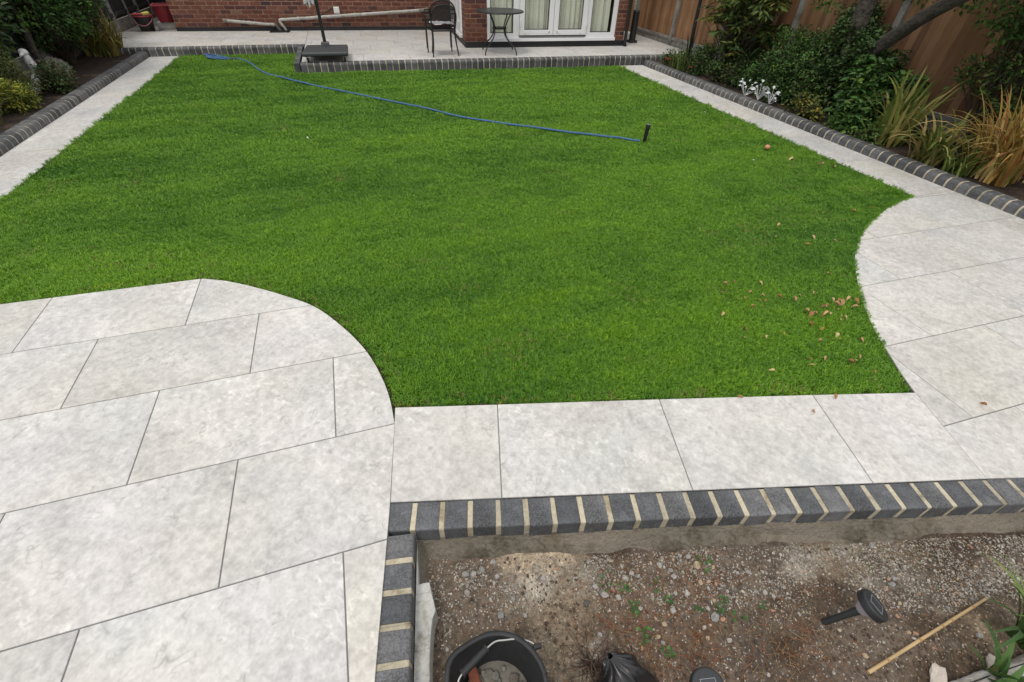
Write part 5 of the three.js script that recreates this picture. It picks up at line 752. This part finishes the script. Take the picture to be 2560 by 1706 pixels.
// ================================================================= raised bed in front
const onBed = (px, py, up = 0) => { let p = gp(px, py, -0.2); for (let i = 0; i < 4; i++) p = gp(px, py, soilY(p.x, p.z) + up); return p; };
const stoneGeo = [0, 1, 2, 3, 4].map(s => { const g = new THREE.IcosahedronGeometry(1, 1), p = g.attributes.position, r = RNG(500 + s), mp = new Map(); for (let i = 0; i < p.count; i++) { const k = [p.getX(i), p.getY(i), p.getZ(i)].map(v => v.toFixed(3)).join(); if (!mp.has(k)) mp.set(k, r.r(0.72, 1.2)); const m = mp.get(k); p.setXYZ(i, p.getX(i) * m, p.getY(i) * m * 0.7, p.getZ(i) * m * 0.85); } g.computeVertexNormals(); return g; });
{ // gravel and grit
  const r = RNG(600), dummy = new THREE.Object3D(), col = new THREE.Color(), lists = stoneGeo.map(() => []);
  const inBed = (x, z) => bedS(x, z) > 0.2 && x > -0.2 - 0.17 * (z + 0.75);
  for (let i = 0; i < 120000; i++) {
    const x = r.r(-0.2, 3.1), z = r.r(-0.95, 0.6); if (!inBed(x, z)) continue; const d = bedS(x, z); if (r() > 0.25 + 1.1 * sm(-0.35, 0.35, free(x * 9, z * 9, 99, 3))) continue; const n = free(x * 2.6, z * 2.6, 95, 4) + 0.25 * free(x * 5, z * 5, 97, 4), sand = sm(0.05, 0.22, n);
    const grey = sm(0.1, 0.42, 0.55 * free(x * 1.6 + 7, z * 3.1, 98, 4) + 0.55 * sm(0.58, 0.26, d) + 0.22 * sm(1.4, 2.4, x)); if (r() > 0.5 + 0.5 * grey - 0.25 * sand) continue;
    const big = r() < 0.11 * grey; const s = big ? r.r(0.004, 0.0085) : r.r(0.0012, 0.0031) * (1 + 0.45 * grey);
    const k = r(); let c = k < grey * 0.75 ? [0.36, 0.335, 0.295] : k < 0.66 ? [0.13, 0.088, 0.056] : k < 0.8 ? [0.34, 0.25, 0.16] : k < 0.835 ? [0.34, 0.18, 0.11] : k < 0.93 ? [0.2, 0.15, 0.1] : [0.42, 0.37, 0.3]; const v = r.r(0.5, 1.25); lists[Math.floor(r() * 5)].push([x, z, s, c.map(q => q * v)]);
  }
  for (let i = 0; i < 4200; i++) { // clods of earth
    const x = r.r(-0.2, 3.1), z = r.r(-0.95, 0.6); if (!inBed(x, z) || r() > sm(-0.3, 0.4, free(x * 4, z * 4, 107, 3))) continue; const s = r.r(0.003, 0.009), v = r.r(0.7, 1.4); lists[Math.floor(r() * 5)].push([x, z, s, [0.075 * v, 0.053 * v, 0.037 * v]]);
  }
  const chip = [0, 1, 2, 3, 4].map(s => { const g = new THREE.IcosahedronGeometry(1, 0), p = g.attributes.position, k = RNG(550 + s), mp = new Map(); for (let i = 0; i < p.count; i++) { const key = [p.getX(i), p.getY(i), p.getZ(i)].map(v => v.toFixed(2)).join(); if (!mp.has(key)) mp.set(key, k.r(0.6, 1.3)); const m = mp.get(key); p.setXYZ(i, p.getX(i) * m * 1.15, p.getY(i) * m * 0.75, p.getZ(i) * m * 0.9); } g.computeVertexNormals(); return g; });
  lists.forEach((l, gi) => { const im = new THREE.InstancedMesh(chip[gi], std({ color: 0xffffff, roughness: 0.95 }), l.length); l.forEach(([x, z, s, c], i) => { dummy.position.set(x, soilY(x, z) + s * 0.25, z); dummy.rotation.set(r() * 6, r() * 6, r() * 6); dummy.scale.set(s * r.r(0.8, 1.3), s, s); dummy.updateMatrix(); im.setMatrixAt(i, dummy.matrix); im.setColorAt(i, col.setRGB(...c)); }); im.name = gi ? `gravel_${String(gi).padStart(3, '0')}` : 'gravel'; shadows(im); scene.add(stuff(im)); tag(im, 'loose grey and tan gravel and grit on the bare bed', 'gravel', 'gravel of the bare bed'); });
  // pine needles and dry bits
  const ng = new THREE.CylinderGeometry(0.0009, 0.0006, 1, 4).rotateZ(Math.PI / 2), nl = []; for (let i = 0; i < 1500; i++) { const cl = r() < 0.75; const [cx, cz] = r.pick([[0.72, -0.3], [0.66, -0.42], [1.0, -0.5], [0.85, -0.22], [1.3, -0.15]]); const x = cl ? cx + (r() + r() - 1) * 0.28 : r.r(-0.1, 2.6), z = cl ? cz + (r() + r() - 1) * 0.22 : r.r(-0.8, 0.4); if (inBed(x, z)) nl.push([x, z]); }
  const im = new THREE.InstancedMesh(ng, std({ color: 0xffffff, roughness: 0.9 }), nl.length); nl.forEach(([x, z], i) => { dummy.position.set(x, soilY(x, z) + 0.004 + 0.006 * r(), z); dummy.rotation.set(0, r() * 6.28, r.r(-0.25, 0.25)); dummy.scale.set(r.r(0.02, 0.07), 1, 1); dummy.updateMatrix(); im.setMatrixAt(i, dummy.matrix); im.setColorAt(i, col.setRGB(...r.pick([[0.3, 0.11, 0.045], [0.22, 0.09, 0.04], [0.3, 0.2, 0.1], [0.12, 0.06, 0.035]]))); }); im.name = 'dry_needles'; shadows(im); scene.add(stuff(im)); tag(im, 'reddish brown dry needles strewn over the bare bed', 'needles');
}
{ // larger stones lying singly
  const r = RNG(610), P = (f, ...l) => l.map(([x, y, s, c]) => [f(x, y), s, c]); const WH = [0.43, 0.41, 0.385], GY = [0.34, 0.34, 0.33], TN = [0.48, 0.38, 0.26], PK = [0.5, 0.3, 0.2], DK = [0.12, 0.115, 0.11];
  const all = [...P(c6, [995, 675, 0.017, WH], [785, 770, 0.024, GY], [845, 770, 0.022, WH], [910, 735, 0.02, GY], [1020, 785, 0.018, WH], [750, 815, 0.013, TN], [800, 905, 0.021, WH], [800, 850, 0.011, GY], [1050, 1075, 0.024, GY], [1230, 1075, 0.014, WH], [1365, 800, 0.02, WH], [1465, 725, 0.013, PK], [1690, 985, 0.02, DK], [1140, 950, 0.014, GY], [1750, 860, 0.017, WH], [650, 1330, 0.012, WH]),
    ...P(c7, [575, 695, 0.018, WH], [630, 715, 0.015, GY], [525, 735, 0.022, WH], [800, 625, 0.02, WH], [890, 670, 0.016, GY], [915, 720, 0.02, WH], [1100, 630, 0.025, TN], [910, 585, 0.012, TN], [970, 590, 0.013, GY], [1030, 560, 0.02, GY], [1130, 770, 0.018, TN], [1020, 855, 0.022, WH], [1195, 815, 0.013, WH], [1255, 780, 0.013, PK], [355, 865, 0.024, WH], [470, 890, 0.02, WH], [210, 940, 0.022, DK], [285, 800, 0.016, WH], [645, 975, 0.015, WH], [910, 995, 0.02, WH], [1190, 975, 0.015, WH], [1250, 1050, 0.028, GY], [1310, 1065, 0.018, PK], [840, 1105, 0.016, TN], [1165, 1130, 0.014, WH], [1210, 1110, 0.011, TN], [1230, 645, 0.016, TN], [1430, 690, 0.014, WH], [1300, 790, 0.014, GY], [1350, 840, 0.013, WH], [1365, 1235, 0.016, WH], [1190, 1215, 0.014, TN], [320, 1185, 0.016, WH], [1680, 1510, 0.013, WH], [790, 1205, 0.015, TN], [830, 1255, 0.014, GY], [505, 1340, 0.012, TN], [1510, 680, 0.016, GY], [1650, 850, 0.018, WH], [1720, 880, 0.016, WH], [1580, 840, 0.014, GY]),
    ...P(c8, [880, 735, 0.021, GY], [870, 785, 0.02, GY], [840, 740, 0.012, PK], [1000, 1170, 0.013, TN], [650, 1355, 0.017, TN], [930, 935, 0.013, TN], [980, 935, 0.01, WH], [1060, 1180, 0.014, PK], [910, 1040, 0.014, PK], [1320, 975, 0.014, GY], [1570, 1195, 0.02, GY], [1205, 1295, 0.009, PK], [1515, 900, 0.012, GY], [700, 470, 0.02, GY], [470, 530, 0.018, WH], [190, 560, 0.018, WH], [60, 590, 0.016, WH], [400, 1495, 0.011, WH], [1345, 820, 0.011, TN], [800, 1250, 0.01, WH])];
  const nm = { [WH]: 'whitish', [GY]: 'grey', [TN]: 'tan', [PK]: 'orange pink', [DK]: 'smooth dark grey' }; const mats = {}; for (const c of [WH, GY, TN, PK, DK]) mats[c] = std({ map: clayMap, color: lin(...c), roughness: 0.95 });
  for (const [px, s, c] of all) { const p = onBed(...px); const m = single('stone', `${nm[c]} ${s > 0.0165 ? 'lump of rubble' : 'pebble'} lying loose among the gravel of the bare bed`, 'stone', uvm(r.pick(stoneGeo).clone(), r(), r(), 0.4), mats[c], `${nm[c]} ${s > 0.0165 ? 'rubble' : 'pebbles'} in the bed`); m.position.set(p.x, p.y + s * 0.3, p.z); m.scale.setScalar(s * 0.68); m.rotation.set(r.r(-0.4, 0.4), r() * 6, r.r(-0.4, 0.4)); }
}
{ // seedling weeds
  const r = RNG(620), lf = leafShape(0.014, 0.012, 0.1, 0.3); const spots = [[[510, 800], 'between the brick edging and the white rubble'], [[380, 765], 'nearest the concrete footing'], [[590, 920], 'beside a pair of white lumps'], [[600, 1000], 'on the dark crumbly soil'], [[1120, 985], 'in the fullest patch of the bed'], [[1320, 910], 'by the orange pebble'], [[1300, 990], 'among red brown needles'], [[1420, 1030], 'at the rim of the dry sandy crust'], [[1620, 950], 'at the edge of the grey gravel'], [[870, 905], 'under the tan lump'], [[700, 1190], 'by the dead brown plant'], [[660, 1210], 'touching the needles below the dead plant'], [[540, 1430], 'by the black plastic sack'], [[870, 1340], 'near the upright lamp'], [[1180, 620], 'close under the footing crack'], [[780, 810], 'among tan pebbles']];
  for (const [q, w] of spots) { const p = onBed(...c7(...q)), g = thing('weed', `small green seedling weed ${w}`, 'weed', [p.x, p.y, p.z], 0, 'seedling weeds in the bed'); const n = 7 + Math.floor(r() * 10), sp = r.r(0.012, 0.035), it = []; for (let i = 0; i < n; i++) it.push({ p: V(r.r(-1, 1) * sp, r.r(0.004, 0.014), r.r(-1, 1) * sp), q: upQ(V(r.r(-1, 1), r.r(-0.1, 0.5), r.r(-1, 1)), 0), s: r.r(0.6, 1.2), c: tint(r, [[0.06, 0.16, 0.04], [0.09, 0.2, 0.06], [0.05, 0.12, 0.035]]) }); mesh('foliage', leafMass(it, lf), leafMat(0.6), g); mesh('stem', bar(V(0, -0.004, 0), V(0, 0.01, 0), 0.0012, 5), M.stem, g); }
}
{ // builder's bucket
  const cx = 0.09, cz = -0.315, g = thing('builders_bucket', 'black rubber builder\'s bucket with wire handle and dried cement inside', 'bucket', [cx, -0.205, cz]); const rub = std({ map: concMap, color: lin(0.028, 0.031, 0.036), roughness: 0.62 });
  const H = 0.27, prof = [[0.115, 0], [0.162, H - 0.012], [0.172, H - 0.01], [0.174, H], [0.162, H + 0.002], [0.155, H - 0.004], [0.106, 0.006]]; const n = 72, P = [], I = []; for (let i = 0; i <= n; i++) { const a = i / n * 6.28318; let d = Math.atan2(Math.sin(a + 2.35), Math.cos(a + 2.35)); for (const [rr, y] of prof) { const lip = 1 + 0.11 * Math.exp(-(d * d) / 0.09) * (y / H) ** 2; P.push(Math.cos(a) * rr * lip, y, Math.sin(a) * rr * lip); } } const m = prof.length; for (let i = 0; i < n; i++) for (let j = 0; j < m - 1; j++) { const a = i * m + j, b = a + m; I.push(a, a + 1, b, a + 1, b + 1, b); } const bg = new THREE.BufferGeometry(); bg.setAttribute('position', new THREE.Float32BufferAttribute(P, 3)); bg.setIndex(I); bg.computeVertexNormals(); mesh('body', uvm(bg, 0, 0, 1), rub, g);
  const dg = new THREE.CircleGeometry(0.1225, 40, 0).rotateX(-Math.PI / 2); mesh('cement', uvm(dg.translate(0, 0.1, 0)), std({ map: concMap, color: lin(0.2, 0.19, 0.17), roughness: 1 }), g);
  const r = RNG(640), cem = [0, 1].map(k => std({ map: concMap, color: lin(...[[0.25, 0.24, 0.215], [0.17, 0.155, 0.135]][k]), roughness: 1 })); for (let k = 0; k < 34; k++) { const a = r() * 6.28, d = 0.1 * Math.sqrt(r()), s = r.r(0.008, 0.024), sh = []; const c = 6; for (let i = 0; i < c; i++) { const t = i / c * 6.28, q = s * r.r(0.75, 1.15); sh.push([Math.cos(t) * q, Math.sin(t) * q]); } const ch = mesh('cement_chunk', uvm(prism(sh, -0.006, 0.005), r(), r(), 1), r.pick(cem), g); ch.position.set(Math.cos(a) * d, 0.107 + r.r(0, 0.006), Math.sin(a) * d); ch.rotation.set(r.r(-0.15, 0.15), 0, r.r(-0.15, 0.15)); }
  const hp = (x, y, h) => gp(...c6(x - 4, y + 6), h).sub(V(cx, -0.205, cz)), wire = std({ color: lin(0.45, 0.45, 0.44), roughness: 0.35, metalness: 0.7 }); const A = [hp(1320, 1295, 0.05), hp(1270, 1262, 0.055), hp(1180, 1242, 0.06), hp(1080, 1250, 0.065), hp(1010, 1262, 0.07), hp(940, 1318, 0.075)]; const B = [hp(765, 1500, 0.075), hp(735, 1568, 0.07), hp(760, 1680, 0.06), hp(840, 1760, 0.05)];
  mesh('handle', merge([tube(A, 0.0032, 30, 8), tube(B, 0.0032, 16, 8)]), wire, g); const grip = mesh('grip', bar(hp(948, 1312, 0.075), hp(762, 1505, 0.075), 0.0135, 14), M.black, g); mesh('grip_collar', merge([bar(hp(950, 1310, 0.075), hp(938, 1322, 0.075), 0.0165, 14), bar(hp(774, 1492, 0.075), hp(762, 1505, 0.075), 0.0165, 14)]), M.black, g); void grip; mesh('lug', merge([rbox(0.03, 0.02, 0.016, 0.004, ...hp(1325, 1298, 0.052).toArray()), bar(hp(1300, 1285, 0.055), hp(1345, 1290, 0.052), 0.004)]), M.black, g);
  const sg = new THREE.SphereGeometry(1, 16, 12).scale(0.02, 0.014, 0.075); const sp = gp(...c6(858, 1560), -0.075); const sh = single('rusty_shard', 'rust red shard standing in the dried cement of the black bucket', 'shard', uvm(sg, 0, 0, 0.8), std({ map: clayMap, color: lin(0.26, 0.09, 0.05), roughness: 0.95 })); sh.position.copy(sp); sh.rotation.set(-0.2, 0.05, 0.1);
}
function solarLamp(label, pos, quat) { // local: spike from the origin up +y, head on top
  const g = thing('solar_lamp', label, 'garden lamp', pos.toArray(), 0, 'solar lamps'); g.quaternion.copy(quat); const blk = std({ color: lin(0.02, 0.022, 0.025), roughness: 0.5 });
  mesh('spike', new THREE.CylinderGeometry(0.0135, 0.011, 0.27, 14).translate(0, 0.055, 0), blk, g); mesh('collar', new THREE.CylinderGeometry(0.015, 0.0145, 0.03, 14).translate(0, 0.18, 0), blk, g); mesh('lens', new THREE.LatheGeometry([[0.016, 0.195], [0.022, 0.2], [0.04, 0.232], [0.042, 0.238]].map(p => new THREE.Vector2(...p)), 28), new THREE.MeshPhysicalMaterial({ color: lin(0.75, 0.72, 0.78), transmission: 0.6, thickness: 0, roughness: 0.25, side: THREE.DoubleSide }), g);
  const hd = mesh('head', new THREE.LatheGeometry([[0, 0.236], [0.057, 0.236], [0.0595, 0.239], [0.0595, 0.262], [0.057, 0.267], [0.051, 0.2685], [0, 0.2685]].map(p => new THREE.Vector2(...p)), 48), blk, g); const pn = mesh('solar_panel', rbox(0.05, 0.002, 0.05, 0.0008, 0, 0.269, 0, 1), std({ color: lin(0.03, 0.034, 0.042), roughness: 0.18 }), g); mesh('panel_frame', merge([box(0.054, 0.0025, 0.0018, 0, 0.2692, 0.026), box(0.054, 0.0025, 0.0018, 0, 0.2692, -0.026), box(0.0018, 0.0024, 0.05, 0.026, 0.2692, 0), box(0.0018, 0.0024, 0.05, -0.026, 0.2692, 0)]), std({ color: lin(0.22, 0.24, 0.26), roughness: 0.4 }), pn); void hd; return g;
}
{
  const a = onBed(...c8(335, 1085)); a.y += 0.014; a.y += 0.0; let b = gp(...c8(735, 945), 0.08); for (let y = -0.16; y < 0.08; y += 0.002) { const t = gp(...c8(735, 945), y); if (t.distanceTo(a) < 0.3 && y > -0.02) { b = t; break; } } const d = V().subVectors(b, a).normalize(); const q = new THREE.Quaternion().setFromUnitVectors(V(0, 1, 0), d); q.multiply(new THREE.Quaternion().setFromAxisAngle(V(0, 1, 0), 0.35)); solarLamp('black solar lamp leaning over on the gravel near the bamboo cane', b.clone().sub(d.clone().multiplyScalar(0.262)), q);
  const t = gp(...c7(1178, 1525), 0.055), e = V(t.x, 0.055 - 0.2685, t.z); solarLamp('black solar lamp standing upright beside the black plastic sack', e, new THREE.Quaternion().setFromEuler(new THREE.Euler(0.12, -0.2, 0.02)));
}
{ const a = onBed(...c8(682, 1490), 0.009), b = onBed(...c8(1640, 890), 0.02), g = thing('bamboo_cane', 'pale bamboo cane lying across the bare bed beside the tipped lamp', 'cane', [a.x, a.y, a.z]), d = V().subVectors(b, a), m = std({ map: woodMap, color: lin(0.5, 0.36, 0.19), roughness: 0.65 }); mesh('cane', uvm(bar(V(0, 0, 0), d, 0.007, 12, 0.005), 0, 0, 2, true), m, g); for (const t of [0.15, 0.41, 0.6, 0.68, 0.87]) { const p = d.clone().multiplyScalar(t), e = d.clone().normalize().multiplyScalar(0.004); mesh('node', bar(p.clone().sub(e), p.clone().add(e), 0.009 - 0.002 * t, 12), std({ color: lin(0.33, 0.21, 0.09), roughness: 0.7 }), g); } }
{ const p = onBed(2560 - 12, 1600); strap('strap_leaf_plant', 'fresh green strap leaved plant rising behind the bamboo cane tip', V(p.x, p.y, p.z), { n: 30, L: [0.28, 0.46], w: 0.024, bend: [0.25, 1.9], lean: [-1.9, 1.7], pal: [[0.08, 0.17, 0.04], [0.1, 0.2, 0.05], [0.05, 0.11, 0.03], [0.17, 0.24, 0.06]], seed: 41, foot: 0.03 });
  const q = onBed(2470, 1715); strap('strap_leaf_plant', 'broad dark green leaved plant growing in front of the grey log', V(q.x, q.y, q.z), { n: 18, L: [0.16, 0.28], w: 0.036, bend: [0.4, 1.6], pal: [[0.05, 0.12, 0.03], [0.08, 0.16, 0.04], [0.17, 0.2, 0.06]], seed: 42, foot: 0.05 }); }
{ // bleached log and two pale stones at its foot
  const P = (x, y, h) => { const p = onBed(...c8(x, y)); p.y += h; return p; }; const g = thing('bleached_log', 'thick grey weathered log with a dark split lying at the edge of the bed', 'log'); const m = std({ map: concMap, color: lin(0.5, 0.49, 0.49), roughness: 0.9, bumpMap: barkMap, bumpScale: 0.004 });
  const c0 = P(1180, 1700, 0.015), c1 = P(1480, 1620, 0.02), c2 = P(1750, 1540, 0.025), c3 = P(2050, 1450, 0.03); mesh('wood', uvm(limb([c0, c1, c2, c3, c3.clone().add(c3.clone().sub(c2))], 0.026, 0.05, 40, 18, 71), 0, 0, 0.9), m, g); const cr = [c1.clone().add(V(-0.01, 0.029, -0.012)), c2.clone().add(V(0, 0.033, -0.018)), c3.clone().add(V(0, 0.038, -0.02))]; mesh('split', limb(cr, 0.0024, 0.0016, 40, 6, 12), std({ color: lin(0.03, 0.028, 0.026), roughness: 1 }), g);
  const st = (x, y, sx, sy, sz, l) => { const p = P(x, y, 0.01), s = single('pale_rock', l, 'rock', uvm(stoneGeo[1].clone().scale(sx, sy, sz), 0, 0, 1), std({ map: concMap, color: lin(0.55, 0.5, 0.45), roughness: 0.9 })); s.position.copy(p); s.rotation.y = 0.5; }; st(1230, 1530, 0.05, 0.03, 0.035, 'rounded pale stone with brown stain at the end of the grey log'); st(1680, 1425, 0.036, 0.032, 0.03, 'rounded white stone tucked behind the grey log'); }
{ // dead brown plant
  const p = onBed(...c7(260, 1430)), g = thing('dead_plant', 'dead brown wiry plant between the bucket and the black sack', 'plant', [p.x, p.y, p.z]), r = RNG(650), m = std({ color: lin(0.06, 0.035, 0.025), roughness: 0.95 }), m2 = std({ color: lin(0.14, 0.09, 0.06), roughness: 0.95 });
  for (let i = 0; i < 62; i++) { const a = r() * 6.28, e = r.r(0.03, 0.13), h = r.r(0.03, 0.13), o = V(r.r(-0.03, 0.03), 0, r.r(-0.03, 0.03)); mesh('twig', tube([o, o.clone().add(V(Math.cos(a) * e * 0.4 + r.r(-0.02, 0.02), h * 0.7, Math.sin(a) * e * 0.4 + r.r(-0.02, 0.02))), o.clone().add(V(Math.cos(a) * e + r.r(-0.03, 0.03), h * r.r(0.4, 1.1), Math.sin(a) * e + r.r(-0.03, 0.03)))], r.r(0.0009, 0.002), 8, 4), i % 4 ? m : m2, g); }
}
{ // black plastic sack
  const ap = gp(...c7(400, 1358), -0.05), n = 90, rows = 40, P = [], I = []; const B = gp(...c7(470, 1720), -0.2); for (let j = 0; j <= rows; j++) for (let i = 0; i <= n; i++) { const t = j / rows, a = i / n * 6.28318, f = 1 + 0.55 * free(Math.cos(a) * 2.2 + 5, Math.sin(a) * 2.2 + t * 1.2, 77, 4) + 0.12 * free(a * 2.5, t * 2, 78, 2) * Math.sin(a / 2); const R = 0.012 + 0.115 * Math.pow(t, 0.85) * f; P.push(lerp(ap.x, B.x + 0.02, t) + Math.cos(a) * R * 1.0, lerp(ap.y, -0.2, Math.pow(t, 1.3)) + 0.05 * Math.max(0, Math.sin(t * 3.1)) * (1 + 0.6 * free(Math.cos(a) * 2 + 9, Math.sin(a) * 2 + t * 2, 79, 3)) * 0.8, lerp(ap.z, B.z, t) + Math.sin(a) * R * 0.75); } for (let j = 0; j < rows; j++) for (let i = 0; i < n; i++) { const a = j * (n + 1) + i; I.push(a, a + 1, a + n + 1, a + 1, a + n + 2, a + n + 1); } const g = new THREE.BufferGeometry(); g.setAttribute('position', new THREE.Float32BufferAttribute(P, 3)); g.setIndex(I); g.computeVertexNormals();
  single('plastic_sack', 'crumpled glossy black plastic sack pulled to a point on the bare bed', 'sack', g, std({ color: lin(0.012, 0.012, 0.014), roughness: 0.28 }));
}
renderer.render(scene, camera);
